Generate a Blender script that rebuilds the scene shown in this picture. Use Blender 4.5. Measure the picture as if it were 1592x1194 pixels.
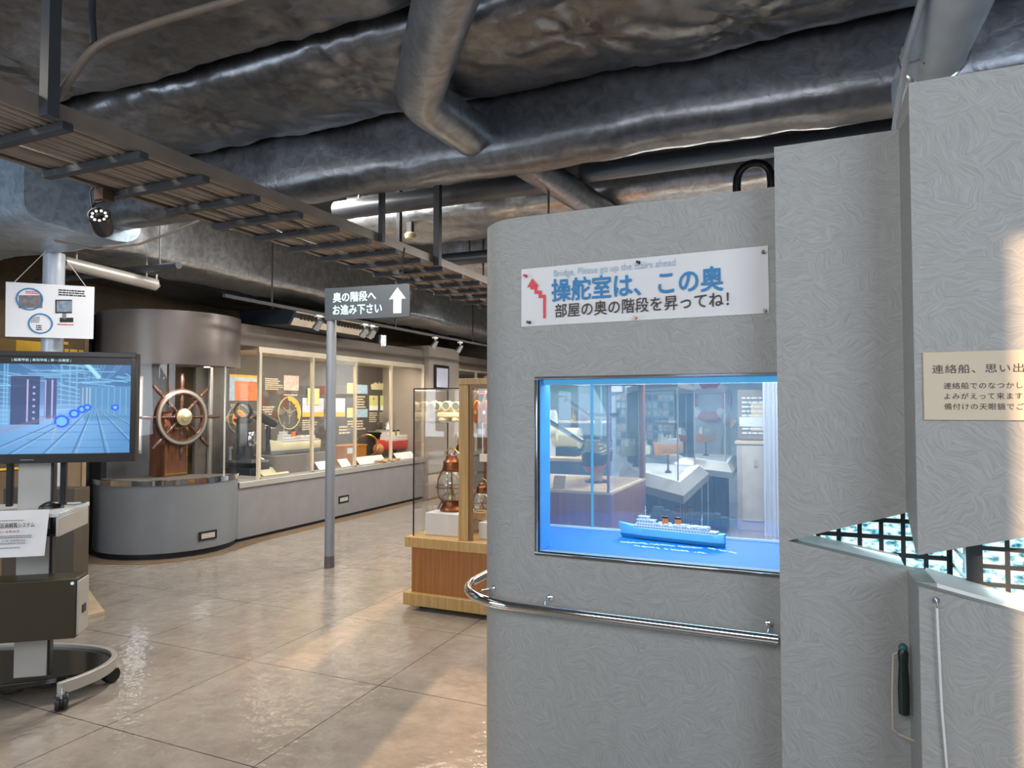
import bpy, bmesh, math, random
from mathutils import Vector, Matrix, noise
random.seed(7)
R = math.radians
PI = math.pi
for o in list(bpy.data.objects):
    bpy.data.objects.remove(o)
scene = bpy.context.scene
COL = scene.collection

# ------------------------------------------------------------------ camera
FPX = 1060.0                       # focal length in pixels of the 1592 x 1194 frame
PITCH = math.atan(36 / FPX)
YAW = R(23.4)
EYE = Vector((0, 0, 1.5))
cam_data = bpy.data.cameras.new('camera')
cam_data.sensor_width = 36
cam_data.lens = FPX / 1592 * 36
cam_data.clip_start = 0.05
cam = bpy.data.objects.new('camera', cam_data)
cam.location = EYE
cam.rotation_euler = (PI / 2 + PITCH, 0, YAW)
COL.objects.link(cam)
scene.camera = cam

# ------------------------------------------------------------------ world, sun, daylight, exposure
scene.view_settings.view_transform = 'Standard'
scene.view_settings.look = 'None'
scene.view_settings.exposure = 0.0
scene.view_settings.gamma = 1.0
scene.view_settings.use_curve_mapping = False
world = bpy.data.worlds.new('sky')
scene.world = world
world.use_nodes = True
world.node_tree.nodes['Background'].inputs[0].default_value = (0.55, 0.72, 1.0, 1)
world.node_tree.nodes['Background'].inputs[1].default_value = 0.6

def lamp(name, kind, loc, energy, color, rot=(0, 0, 0), size=None, size_y=None, spot=None, blend=0.6, aim=None):
    d = bpy.data.lights.new(name, kind)
    d.energy = energy
    d.color = color
    if kind == 'AREA':
        d.size = size
        if size_y:
            d.shape = 'RECTANGLE'
            d.size_y = size_y
    elif kind == 'SUN':
        d.angle = size
    else:
        d.shadow_soft_size = size or 0.03
        if kind == 'SPOT':
            d.spot_size = spot
            d.spot_blend = blend
    o = bpy.data.objects.new(name, d)
    o.location = loc
    if aim is not None:
        o.rotation_euler = (Vector(aim) - Vector(loc)).to_track_quat('-Z', 'Y').to_euler()
    else:
        o.rotation_euler = rot
    COL.objects.link(o)
    return o

SUN_AZ, SUN_EL = R(10), R(22)       # low evening sun coming in from behind the camera
sun_dir = Vector((-math.sin(SUN_AZ) * math.cos(SUN_EL), math.cos(SUN_AZ) * math.cos(SUN_EL), -math.sin(SUN_EL)))
lamp('sun', 'SUN', (0, -6, 5), 6.4, (1.0, 0.64, 0.36), size=R(0.7), aim=Vector((0, -6, 5)) + sun_dir)
DAY = (0.78, 0.88, 1.0)
lamp('daylight_window_wide', 'AREA', (2.3, -1.4, 2.3), 72, DAY, size=2.2, size_y=1.6, aim=(1.0, 2.4, 2.2))
lamp('daylight_fill_middle', 'AREA', (-0.9, -1.4, 2.55), 62, (0.95, 0.95, 1.0), size=2.2, size_y=1.0, aim=(-1.0, 2, 1.5))  # added daylight fill in front of the solid rear wall
lamp('daylight_fill_left', 'AREA', (-4.6, -1.4, 1.9), 95, DAY, size=2.8, size_y=1.8, aim=(-4.2, 3, 2.1))  # added bluish daylight fill on the left, no opening behind it
lamp('hall_fill_front', 'AREA', (-3.2, 1.4, 2.95), 20, (1.0, 0.9, 0.78), size=0.5, size_y=1.2)  # added overhead fill for the foreground floor, no fixture there
WARM = (1.0, 0.83, 0.62)
NEUT = (1.0, 0.94, 0.86)
lamp('hall_fill_near', 'AREA', (-3.6, 4.0, 3.3), 85, NEUT, size=0.5, size_y=0.9)  # added hall fill kept out of sight behind the deep duct
for _y in (6.7, 8.7, 10.7):
    lamp('hall_fill_far', 'AREA', (-3.5, _y, 2.8), 64, NEUT, size=0.3)  # added fills along the far hall, without fixtures
lamp('room_fill_right', 'AREA', (-0.6, 6.6, 2.86), 260, NEUT, size=1.6, size_y=3.0)  # added fill brightening the room behind the show window

# ------------------------------------------------------------------ camera rays (to stand things where the photograph shows them)
_f = Vector((-math.sin(YAW) * math.cos(PITCH), math.cos(YAW) * math.cos(PITCH), math.sin(PITCH)))
_r = Vector((math.cos(YAW), math.sin(YAW), 0))
_u = _r.cross(_f)
def ray(u, v): return _f + _r * ((u - 796) / FPX) - _u * ((v - 597) / FPX)
def pz(u, v, z): r = ray(u, v); return EYE + r * ((z - 1.5) / r.z)
def py(u, v, y): r = ray(u, v); return EYE + r * (y / r.y)
def px(u, v, x): r = ray(u, v); return EYE + r * (x / r.x)

# ------------------------------------------------------------------ materials
def lin(c):
    if isinstance(c, str):
        c = c.lstrip('#')
        c = [int(c[i:i + 2], 16) / 255 for i in (0, 2, 4)]
        return tuple(((x + 0.055) / 1.055) ** 2.4 if x > 0.04045 else x / 12.92 for x in c)
    return tuple(c)
MATS = {}
def node(nt, t, **kw):
    n = nt.nodes.new(t)
    for k, v in kw.items():
        setattr(n, k, v)
    return n
def mat(name, col, rough=0.5, metal=0.0, var=0.12, vscale=6.0, bump=0.0, bscale=60.0, stretch=None, emit=0.0, coat=0.0):
    """a principled material with a procedural tone variation and, where wanted, a fine relief"""
    if name in MATS:
        return MATS[name]
    m = bpy.data.materials.new(name)
    m.use_nodes = True
    nt = m.node_tree
    b = nt.nodes['Principled BSDF']
    c = lin(col)
    tc = node(nt, 'ShaderNodeTexCoord')
    src = tc.outputs['Object']
    if stretch:
        mp = node(nt, 'ShaderNodeMapping')
        mp.inputs['Scale'].default_value = stretch
        nt.links.new(src, mp.inputs[0])
        src = mp.outputs[0]
    nz = node(nt, 'ShaderNodeTexNoise')
    nz.inputs['Scale'].default_value = vscale
    nz.inputs['Detail'].default_value = 4
    nt.links.new(src, nz.inputs['Vector'])
    rp = node(nt, 'ShaderNodeValToRGB')
    rp.color_ramp.elements[0].position = 0.3
    rp.color_ramp.elements[1].position = 0.7
    rp.color_ramp.elements[0].color = tuple(x * (1 - var) for x in c) + (1,)
    rp.color_ramp.elements[1].color = tuple(min(1, x * (1 + var)) for x in c) + (1,)
    nt.links.new(nz.outputs[0], rp.inputs[0])
    nt.links.new(rp.outputs[0], b.inputs['Base Color'])
    b.inputs['Roughness'].default_value = rough
    b.inputs['Metallic'].default_value = metal
    b.inputs['Coat Weight'].default_value = coat
    if emit:
        nt.links.new(rp.outputs[0], b.inputs['Emission Color'])
        b.inputs['Emission Strength'].default_value = emit
    if bump:
        n2 = node(nt, 'ShaderNodeTexNoise')
        n2.inputs['Scale'].default_value = bscale
        n2.inputs['Detail'].default_value = 3
        nt.links.new(src, n2.inputs['Vector'])
        bp = node(nt, 'ShaderNodeBump')
        bp.inputs['Strength'].default_value = bump
        bp.inputs['Distance'].default_value = 0.01
        nt.links.new(n2.outputs[0], bp.inputs['Height'])
        nt.links.new(bp.outputs[0], b.inputs['Normal'])
    MATS[name] = m
    return m
def glass(name, tint=(1, 1, 1), refl=0.025, haze_mix=0.0, haze_col=(0.6, 0.8, 1.0)):
    """a thin clear pane: lets light straight through, mirrors a little, carries a little haze in its colour"""
    if name in MATS:
        return MATS[name]
    m = bpy.data.materials.new(name)
    m.use_nodes = True
    nt = m.node_tree
    nt.nodes.clear()
    out = node(nt, 'ShaderNodeOutputMaterial')
    tr = node(nt, 'ShaderNodeBsdfTransparent')
    tr.inputs[0].default_value = tuple(tint) + (1,)
    gl = node(nt, 'ShaderNodeBsdfGlossy')
    gl.inputs['Roughness'].default_value = 0.02
    lw = node(nt, 'ShaderNodeLayerWeight')
    lw.inputs[0].default_value = 0.35
    mu = node(nt, 'ShaderNodeMath', operation='MULTIPLY_ADD')
    nt.links.new(lw.outputs['Fresnel'], mu.inputs[0])
    mu.inputs[1].default_value = 0.28
    mu.inputs[2].default_value = refl
    mx = node(nt, 'ShaderNodeMixShader')
    nt.links.new(mu.outputs[0], mx.inputs[0])
    nt.links.new(tr.outputs[0], mx.inputs[1])
    nt.links.new(gl.outputs[0], mx.inputs[2])
    last = mx
    if haze_mix:
        df = node(nt, 'ShaderNodeBsdfDiffuse')
        df.inputs[0].default_value = tuple(haze_col) + (1,)
        m2 = node(nt, 'ShaderNodeMixShader')
        m2.inputs[0].default_value = haze_mix
        nt.links.new(mx.outputs[0], m2.inputs[1])
        nt.links.new(df.outputs[0], m2.inputs[2])
        last = m2
    nt.links.new(last.outputs[0], out.inputs[0])
    MATS[name] = m
    return m
def glow(name, col, strength):
    if name in MATS:
        return MATS[name]
    m = bpy.data.materials.new(name)
    m.use_nodes = True
    b = m.node_tree.nodes['Principled BSDF']
    b.inputs['Base Color'].default_value = (0.02, 0.02, 0.02, 1)
    b.inputs['Emission Color'].default_value = lin(col) + (1,)
    b.inputs['Emission Strength'].default_value = strength
    MATS[name] = m
    return m

def plaster_mat():
    """grey wall covering combed in fan-shaped strokes that change direction from patch to patch"""
    m = bpy.data.materials.new('combed_plaster')
    m.use_nodes = True
    nt = m.node_tree
    L = nt.links.new
    b = nt.nodes['Principled BSDF']
    geo = node(nt, 'ShaderNodeNewGeometry')
    wob = node(nt, 'ShaderNodeTexNoise')
    wob.inputs['Scale'].default_value = 14
    L(geo.outputs['Position'], wob.inputs['Vector'])
    add = node(nt, 'ShaderNodeVectorMath', operation='MULTIPLY_ADD')
    L(wob.outputs['Color'], add.inputs[0])
    add.inputs[1].default_value = (0.05, 0.05, 0.05)
    L(geo.outputs['Position'], add.inputs[2])
    vor = node(nt, 'ShaderNodeTexVoronoi')
    vor.inputs['Scale'].default_value = 16
    L(add.outputs[0], vor.inputs['Vector'])
    sep = node(nt, 'ShaderNodeSeparateColor')
    L(vor.outputs['Color'], sep.inputs[0])
    ang = node(nt, 'ShaderNodeMath', operation='MULTIPLY_ADD')
    L(sep.outputs[0], ang.inputs[0])
    ang.inputs[1].default_value = 2.2
    ang.inputs[2].default_value = -1.5
    rot = node(nt, 'ShaderNodeVectorRotate', rotation_type='Y_AXIS')
    L(add.outputs[0], rot.inputs['Vector'])
    L(ang.outputs[0], rot.inputs['Angle'])
    mp = node(nt, 'ShaderNodeMapping')
    mp.inputs['Scale'].default_value = (14, 60, 380)
    L(rot.outputs[0], mp.inputs[0])
    st = node(nt, 'ShaderNodeTexNoise')
    st.inputs['Scale'].default_value = 1.0
    st.inputs['Detail'].default_value = 2
    L(mp.outputs[0], st.inputs['Vector'])
    bp = node(nt, 'ShaderNodeBump')
    bp.inputs['Strength'].default_value = 0.4
    bp.inputs['Distance'].default_value = 0.0025
    L(st.outputs[0], bp.inputs['Height'])
    L(bp.outputs[0], b.inputs['Normal'])
    rp = node(nt, 'ShaderNodeValToRGB')
    rp.color_ramp.elements[0].position = 0.32
    rp.color_ramp.elements[1].position = 0.62
    rp.color_ramp.elements[0].color = (0.285, 0.288, 0.274, 1)
    rp.color_ramp.elements[1].color = (0.36, 0.363, 0.345, 1)
    L(st.outputs[0], rp.inputs[0])
    L(rp.outputs[0], b.inputs['Base Color'])
    b.inputs['Roughness'].default_value = 0.6
    return m
def floor_mat():
    m = bpy.data.materials.new('floor_tiles')
    m.use_nodes = True
    nt = m.node_tree
    L = nt.links.new
    b = nt.nodes['Principled BSDF']
    geo = node(nt, 'ShaderNodeNewGeometry')
    sx = node(nt, 'ShaderNodeSeparateXYZ')
    L(geo.outputs['Position'], sx.inputs[0])
    lines = []
    for ax, off in ((0, 3.05), (1, -4.05 + 9.1)):
        a = node(nt, 'ShaderNodeMath', operation='ADD')
        L(sx.outputs[ax], a.inputs[0])
        a.inputs[1].default_value = off + 0.91 * 10
        d = node(nt, 'ShaderNodeMath', operation='PINGPONG')
        L(a.outputs[0], d.inputs[0])
        d.inputs[1].default_value = 0.455
        c = node(nt, 'ShaderNodeMath', operation='LESS_THAN')
        L(d.outputs[0], c.inputs[0])
        c.inputs[1].default_value = 0.0028
        lines.append(c)
    mxl = node(nt, 'ShaderNodeMath', operation='MAXIMUM')
    L(lines[0].outputs[0], mxl.inputs[0])
    L(lines[1].outputs[0], mxl.inputs[1])
    nz = node(nt, 'ShaderNodeTexNoise')
    nz.inputs['Scale'].default_value = 5.5
    nz.inputs['Detail'].default_value = 7
    nz.inputs['Roughness'].default_value = 0.65
    L(geo.outputs['Position'], nz.inputs['Vector'])
    rp = node(nt, 'ShaderNodeValToRGB')
    rp.color_ramp.elements[0].position = 0.3
    rp.color_ramp.elements[1].position = 0.7
    rp.color_ramp.elements[0].color = (0.27, 0.232, 0.195, 1)
    rp.color_ramp.elements[1].color = (0.41, 0.355, 0.30, 1)
    L(nz.outputs[0], rp.inputs[0])
    mix = node(nt, 'ShaderNodeMix', data_type='RGBA')
    L(mxl.outputs[0], mix.inputs['Factor'])
    L(rp.outputs[0], mix.inputs['A'])
    mix.inputs['B'].default_value = (0.05, 0.045, 0.04, 1)
    L(mix.outputs['Result'], b.inputs['Base Color'])
    n2 = node(nt, 'ShaderNodeTexNoise')
    n2.inputs['Scale'].default_value = 16
    n2.inputs['Detail'].default_value = 3
    L(geo.outputs['Position'], n2.inputs['Vector'])
    bp = node(nt, 'ShaderNodeBump')
    bp.inputs['Strength'].default_value = 0.22
    bp.inputs['Distance'].default_value = 0.02
    L(n2.outputs[0], bp.inputs['Height'])
    L(bp.outputs[0], b.inputs['Normal'])
    b.inputs['Roughness'].default_value = 0.13
    b.inputs['Specular IOR Level'].default_value = 0.7
    b.inputs['Coat Weight'].default_value = 0.6
    b.inputs['Coat Roughness'].default_value = 0.05
    b.inputs['Coat IOR'].default_value = 1.6
    L(bp.outputs[0], b.inputs['Coat Normal'])
    return m
def foil_mat(name, col, rough=0.33, bump=0.5, metal=0.75):
    if name in MATS:
        return MATS[name]
    m = bpy.data.materials.new(name)
    m.use_nodes = True
    nt = m.node_tree
    L = nt.links.new
    b = nt.nodes['Principled BSDF']
    geo = node(nt, 'ShaderNodeNewGeometry')
    nz = node(nt, 'ShaderNodeTexNoise', noise_type='RIDGED_MULTIFRACTAL')
    nz.inputs['Scale'].default_value = 1.7
    nz.inputs['Detail'].default_value = 4
    nz.inputs['Distortion'].default_value = 1.6
    L(geo.outputs['Position'], nz.inputs['Vector'])
    n2 = node(nt, 'ShaderNodeTexNoise')
    n2.inputs['Scale'].default_value = 17
    n2.inputs['Detail'].default_value = 4
    n2.inputs['Distortion'].default_value = 0.8
    L(geo.outputs['Position'], n2.inputs['Vector'])
    ad = node(nt, 'ShaderNodeMath', operation='MULTIPLY_ADD')
    L(n2.outputs[0], ad.inputs[0])
    ad.inputs[1].default_value = 0.13
    L(nz.outputs[0], ad.inputs[2])
    bp = node(nt, 'ShaderNodeBump')
    bp.inputs['Strength'].default_value = bump
    bp.inputs['Distance'].default_value = 0.03
    L(ad.outputs[0], bp.inputs['Height'])
    L(bp.outputs[0], b.inputs['Normal'])
    rp = node(nt, 'ShaderNodeValToRGB')
    c = lin(col)
    rp.color_ramp.elements[0].position = 0.35
    rp.color_ramp.elements[1].position = 0.7
    rp.color_ramp.elements[0].color = tuple(x * 0.75 for x in c) + (1,)
    rp.color_ramp.elements[1].color = tuple(min(1, x * 1.2) for x in c) + (1,)
    L(n2.outputs[0], rp.inputs[0])
    L(rp.outputs[0], b.inputs['Base Color'])
    b.inputs['Metallic'].default_value = metal
    b.inputs['Roughness'].default_value = rough
    MATS[name] = m
    return m
def wood_mat(name, c0, c1, scale=(30, 30, 1.2), rough=0.4):
    if name in MATS:
        return MATS[name]
    m = bpy.data.materials.new(name)
    m.use_nodes = True
    nt = m.node_tree
    L = nt.links.new
    b = nt.nodes['Principled BSDF']
    tc = node(nt, 'ShaderNodeTexCoord')
    mp = node(nt, 'ShaderNodeMapping')
    mp.inputs['Scale'].default_value = scale
    L(tc.outputs['Object'], mp.inputs[0])
    nz = node(nt, 'ShaderNodeTexNoise')
    nz.inputs['Scale'].default_value = 2.0
    nz.inputs['Detail'].default_value = 5
    L(mp.outputs[0], nz.inputs['Vector'])
    rp = node(nt, 'ShaderNodeValToRGB')
    rp.color_ramp.elements[0].position = 0.3
    rp.color_ramp.elements[1].position = 0.72
    rp.color_ramp.elements[0].color = lin(c0) + (1,)
    rp.color_ramp.elements[1].color = lin(c1) + (1,)
    L(nz.outputs[0], rp.inputs[0])
    L(rp.outputs[0], b.inputs['Base Color'])
    b.inputs['Roughness'].default_value = rough
    MATS[name] = m
    return m
def slide_mat():
    m = bpy.data.materials.new('backlit_photo_slide')
    m.use_nodes = True
    nt = m.node_tree
    L = nt.links.new
    b = nt.nodes['Principled BSDF']
    b.inputs['Base Color'].default_value = (0.02, 0.02, 0.02, 1)
    geo = node(nt, 'ShaderNodeNewGeometry')
    mp = node(nt, 'ShaderNodeMapping')
    mp.inputs['Scale'].default_value = (36, 36, 60)
    L(geo.outputs['Position'], mp.inputs[0])
    nz = node(nt, 'ShaderNodeTexNoise')
    nz.inputs['Scale'].default_value = 1.4
    nz.inputs['Detail'].default_value = 4
    L(mp.outputs[0], nz.inputs['Vector'])
    rp = node(nt, 'ShaderNodeValToRGB')
    e = rp.color_ramp.elements
    e[0].position = 0.3
    e[0].color = (0.01, 0.12, 0.17, 1)
    e[1].position = 0.62
    e[1].color = (0.9, 1.0, 1.0, 1)
    for p, c in ((0.38, (0.05, 0.42, 0.56, 1)), (0.45, (0.42, 0.84, 0.93, 1)), (0.52, (0.82, 0.96, 0.98, 1))):
        x = e.new(p)
        x.color = c
    L(nz.outputs[0], rp.inputs[0])
    L(rp.outputs[0], b.inputs['Emission Color'])
    b.inputs['Emission Strength'].default_value = 1.0
    return m
def colour_attr_mat(name, strength, rough=0.3):
    m = bpy.data.materials.new(name)
    m.use_nodes = True
    nt = m.node_tree
    b = nt.nodes['Principled BSDF']
    at = node(nt, 'ShaderNodeAttribute', attribute_name='picture')
    b.inputs['Base Color'].default_value = (0.01, 0.01, 0.01, 1)
    nt.links.new(at.outputs['Color'], b.inputs['Emission Color'])
    b.inputs['Emission Strength'].default_value = strength
    b.inputs['Roughness'].default_value = rough
    return m

M_PLASTER = plaster_mat()
M_FLOOR = floor_mat()
M_FOIL = foil_mat('dark_foil_wrap', '#74777c')
M_FOILB = foil_mat('bright_foil_wrap', '#b9bcc0', 0.3, 0.4)
M_COLUMN = mat('column_wrap', '#b9c3cf', 0.35, 0.15, var=0.06, bump=0.2, bscale=20)
M_FOILLIT = foil_mat('window_lit_foil_wrap', '#93a5b6', 0.36, 0.35, 0.35)  # foil copy with bluish window light put into its colour
M_PIPEWRAP = foil_mat('smooth_pipe_wrap', '#8f959c', 0.34, 0.12)
M_CEIL = mat('dark_ceiling', '#3a3a3c', 0.8)
M_DARKBLUE = mat('dark_painted_steel', '#33373d', 0.55, 0.1)
M_TRAY = mat('tray_steel', '#736b63', 0.45, 0.2)
M_CABLE = mat('cable_sheath', '#8d8278', 0.45)
M_CHROME = mat('chrome', '#e0e2e4', 0.1, 1.0, var=0.03)
M_ALU = mat('brushed_aluminium', '#c9c7c2', 0.35, 0.7, var=0.05, stretch=(2, 2, 60))
M_ALUW = mat('champagne_frame', '#d8cdb8', 0.4, 0.4, var=0.05)
M_STEELGREY = mat('satin_grey_steel', '#b5b2ac', 0.42, 0.35, var=0.04)
M_WHITE = mat('white_paint', '#e6e6e4', 0.5, var=0.03)
M_PAPER = mat('paper', '#dcdcdc', 0.7, var=0.03)
M_BLACK = mat('black_plastic', '#17171a', 0.35, var=0.1)
M_NAVY = mat('dark_navy', '#1b2630', 0.5)
M_BROWNBOX = mat('olive_brown_panel', '#37301f', 0.42, var=0.06)
M_BROWN = mat('brown_panel', '#4d4439', 0.5)
M_GREYBASE = mat('grey_laminate', '#7b7b7d', 0.42, var=0.05)
M_GREYBROWN = mat('grey_brown_soffit', '#7d746c', 0.55, var=0.05)
M_HEADER = mat('satin_header', '#7d7571', 0.34, 0.25, var=0.05)
M_DARKIN = mat('dark_display_lining', '#54504c', 0.6)
M_SIGN = mat('sign_slate', '#41484f', 0.45, var=0.05)
M_SIGNTX = mat('sign_pale_blue_letters', '#bfe2ee', 0.5, var=0.0)
M_BLUETX = mat('blue_letters', '#2f7fb5', 0.6, var=0.0)
M_SKYTX = mat('pale_blue_letters', '#9fb9c9', 0.6, var=0.0)
M_BROWNTX = mat('dark_brown_letters', '#3d3330', 0.6, var=0.0)
M_REDTX = mat('red_ink', '#d9484e', 0.6, var=0.0)
M_BLKTX = mat('black_ink', '#26241f', 0.6, var=0.0)
M_CREAMTX = mat('cream_ink', '#e2d9bb', 0.6, var=0.0)
M_GREYTX = mat('grey_ink', '#7d8288', 0.6, var=0.0)
M_PLAQUE = mat('cream_plaque', '#c9bba2', 0.55, var=0.04)
M_WOODL = wood_mat('light_ash_wood', '#b58f55', '#cfab70')
M_WOODM = wood_mat('honey_wood_veneer', '#9a6230', '#b87a42')
M_WOODD = wood_mat('dark_mahogany', '#2f1b15', '#53352a', rough=0.25)
M_WOODP = wood_mat('pulley_wood', '#a5693a', '#cf9560')
M_WOODR = wood_mat('red_brown_wood', '#7c4a36', '#98614a')
M_BRASS = mat('brass', '#c9a85f', 0.25, 1.0)
M_COPPER = mat('aged_copper', '#8a5638', 0.35, 0.9)
M_GLASS = glass('clear_pane')
M_GLASSV = glass('vitrine_back_pane', (0.92, 0.97, 1.0), 0.07, 0.085, (0.68, 0.86, 1.0))  # blue haze of LED light and reflections on dusty glass put into colour
M_GLASSF = glass('vitrine_front_pane', (0.97, 0.99, 1.0), 0.03)
M_CARD = mat('white_card', '#eef2f4', 0.5, var=0.02)
M_ORANGE = mat('orange_print', '#e8793c', 0.6, var=0.18, vscale=30)
M_YELLOW = mat('yellow_print', '#e8b93a', 0.6, var=0.08)
M_LILAC = mat('lilac_print', '#c9cfe4', 0.6, var=0.05)
M_GREENP = mat('pale_green_print', '#cfd98f', 0.6, var=0.1, vscale=20)
M_PINK = mat('pink_print', '#d9b7b0', 0.6, var=0.35, vscale=25)
M_BLUEP = mat('pale_blue_print', '#a9c9dd', 0.6, var=0.15, vscale=20)
M_BLUEFLOOR = mat('vitrine_blue_base', '#0a7fee', 0.6, var=0.05)
M_CREAM = mat('cream_enamel', '#d9d2ad', 0.4, var=0.06)
M_SILVER = mat('silver_metal', '#c6ccd2', 0.25, 0.9)
M_RED = mat('red_paint', '#c63a33', 0.45)
M_ORANGEHULL = mat('orange_hull_paint', '#e3a047', 0.45)
M_GREENHULL = mat('pale_green_hull_paint', '#d7dcb8', 0.45)
M_CYANHULL = mat('sky_blue_hull_paint', '#7fd0ee', 0.4)
M_TEAL = mat('teal_hull_paint', '#1f8f9e', 0.4)
M_ROPE = mat('rope', '#b79a70', 0.8, bump=0.6, bscale=120)
M_CANVAS = mat('pale_canvas', '#e2c9a6', 0.8, var=0.15, vscale=8)
M_GREENBL = mat('muted_teal_panel', '#6d9290', 0.5)
M_OLIVEWALL = mat('tan_exhibit_wall', '#6b5a43', 0.6)

# ------------------------------------------------------------------ mesh building
class MB:
    def __init__(self):
        self.v, self.f = [], []
    def add(self, vs, fs, M=None):
        n = len(self.v)
        self.v += [(M @ Vector(p)) if M else Vector(p) for p in vs]
        self.f += [[i + n for i in f] for f in fs]
        return self
    def box(self, x0, x1, y0, y1, z0, z1, M=None):
        if x0 > x1: x0, x1 = x1, x0
        if y0 > y1: y0, y1 = y1, y0
        if z0 > z1: z0, z1 = z1, z0
        vs = [(x, y, z) for z in (z0, z1) for y in (y0, y1) for x in (x0, x1)]
        return self.add(vs, [(0, 2, 3, 1), (4, 5, 7, 6), (0, 1, 5, 4), (2, 6, 7, 3), (0, 4, 6, 2), (1, 3, 7, 5)], M)
    def cbox(self, c, s, M=None):
        return self.box(c[0] - s[0] / 2, c[0] + s[0] / 2, c[1] - s[1] / 2, c[1] + s[1] / 2, c[2] - s[2] / 2, c[2] + s[2] / 2, M)
    def rings(self, rings, closed=True, cap=True):
        n = len(rings[0])
        vs = [p for r in rings for p in r]
        fs = []
        for i in range(len(rings) - 1):
            for j in range(n if closed else n - 1):
                k = (j + 1) % n
                fs.append((i * n + j, i * n + k, (i + 1) * n + k, (i + 1) * n + j))
        if cap and closed:
            fs.append(tuple(reversed(range(n))))
            fs.append(tuple((len(rings) - 1) * n + j for j in range(n)))
        return self.add(vs, fs)
    def tube(self, pts, r, n=12, cap=True):
        pts = [Vector(p) for p in pts]
        rr = r if isinstance(r, (list, tuple)) else [r] * len(pts)
        ref = Vector((0, 0, 1))
        t0 = (pts[1] - pts[0]).normalized()
        if abs(t0.dot(ref)) > 0.95: ref = Vector((1, 0, 0))
        a = t0.cross(ref).normalized()
        out = []
        for i, p in enumerate(pts):
            t = (pts[min(i + 1, len(pts) - 1)] - pts[max(i - 1, 0)]).normalized()
            a = (a - t * a.dot(t)).normalized()
            b = t.cross(a)
            out.append([p + (a * math.cos(2 * PI * k / n) + b * math.sin(2 * PI * k / n)) * rr[i] for k in range(n)])
        return self.rings(out, cap=cap)
    def lathe(self, prof, n=24, M=None, arc=(0, 2 * PI)):
        full = abs(arc[1] - arc[0] - 2 * PI) < 1e-6
        rings = []
        for r, z in prof:
            m = n if full else n + 1
            rings.append([(r * math.cos(arc[0] + (arc[1] - arc[0]) * k / n), r * math.sin(arc[0] + (arc[1] - arc[0]) * k / n), z) for k in range(m)])
        if M: rings = [[M @ Vector(p) for p in g] for g in rings]
        return self.rings(rings, closed=full, cap=full)
    def prism(self, poly, h0, h1, axis='z', M=None):
        def P(a, b, h): return {'z': (a, b, h), 'y': (a, h, b), 'x': (h, a, b)}[axis]
        n = len(poly)
        vs = [P(a, b, h0) for a, b in poly] + [P(a, b, h1) for a, b in poly]
        fs = [tuple(range(n)), tuple(reversed(range(n, 2 * n)))] + [(i, n + i, n + (i + 1) % n, (i + 1) % n) for i in range(n)]
        return self.add(vs, fs, M)
    def torus(self, c, R0, r0, M=None, n=40, m=10, arc=2 * PI):
        rings = []
        for i in range(n + (0 if arc == 2 * PI else 1)):
            a = arc * i / n
            rings.append([Vector(((R0 + r0 * math.cos(2 * PI * j / m)) * math.cos(a), (R0 + r0 * math.cos(2 * PI * j / m)) * math.sin(a), r0 * math.sin(2 * PI * j / m))) for j in range(m)])
        if arc == 2 * PI: rings.append(rings[0])
        T = Matrix.Translation(c) @ (M or Matrix())
        rings = [[T @ p for p in g] for g in rings]
        return self.rings(rings, cap=arc != 2 * PI)
    def ball(self, c, r, n=16, m=10, s=(1, 1, 1)):
        rings = []
        for i in range(m + 1):
            a = -PI / 2 + PI * i / m
            q = max(math.cos(a), 0.01)
            rings.append([(c[0] + r * s[0] * q * math.cos(2 * PI * k / n), c[1] + r * s[1] * q * math.sin(2 * PI * k / n), c[2] + r * s[2] * math.sin(a)) for k in range(n)])
        return self.rings(rings)
    def quad(self, a, b, c, d, t=0.0):
        a, b, c, d = map(Vector, (a, b, c, d))
        if not t: return self.add([a, b, c, d], [(0, 1, 2, 3)])
        nrm = (b - a).cross(d - a).normalized() * t
        return self.add([a, b, c, d, a - nrm, b - nrm, c - nrm, d - nrm], [(0, 1, 2, 3), (7, 6, 5, 4), (0, 4, 5, 1), (1, 5, 6, 2), (2, 6, 7, 3), (3, 7, 4, 0)])

def root_of(o):
    while o.parent: o = o.parent
    return o
def frame(o):
    o = root_of(o)
    return Matrix.Translation(o.location) @ o.rotation_euler.to_matrix().to_4x4()
def make(name, mb, m, bevel=0.0, ang=35, fix=True):
    me = bpy.data.meshes.new(name)
    me.from_pydata([tuple(p) for p in mb.v], [], mb.f)
    if fix:
        bm = bmesh.new()
        bm.from_mesh(me)
        bmesh.ops.recalc_face_normals(bm, faces=bm.faces)
        bm.to_mesh(me)
        bm.free()
    me.polygons.foreach_set('use_smooth', [True] * len(me.polygons))
    me.set_sharp_from_angle(angle=R(ang))
    me.materials.append(m)
    o = bpy.data.objects.new(name, me)
    COL.objects.link(o)
    if bevel:
        b = o.modifiers.new('bevel', 'BEVEL')
        b.width = bevel
        b.segments = 2
        b.limit_method = 'ANGLE'
        b.angle_limit = R(40)
    return o
def tag(o, label=None, cat=None, group=None, kind=None):
    for k, v in (('label', label), ('category', cat), ('group', group), ('kind', kind)):
        if v: o[k] = v
    return o
def thing(name, label, cat, loc=(0, 0, 0), rz=0, group=None):
    o = bpy.data.objects.new(name, None)
    o.empty_display_size = 0.05
    o.location = loc
    o.rotation_euler = (0, 0, rz)
    COL.objects.link(o)
    return tag(o, label, cat, group)
def part(name, mb, m, parent, label=None, bevel=0.0, world=True, ang=35, fix=True):
    """one part; its shape is given in world coordinates (or in the thing's own when world=False)"""
    if world:
        inv = frame(parent).inverted()
        mb.v = [inv @ p for p in mb.v]
    o = make(name, mb, m, bevel, ang, fix)
    o.parent = parent
    return tag(o, label)
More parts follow.
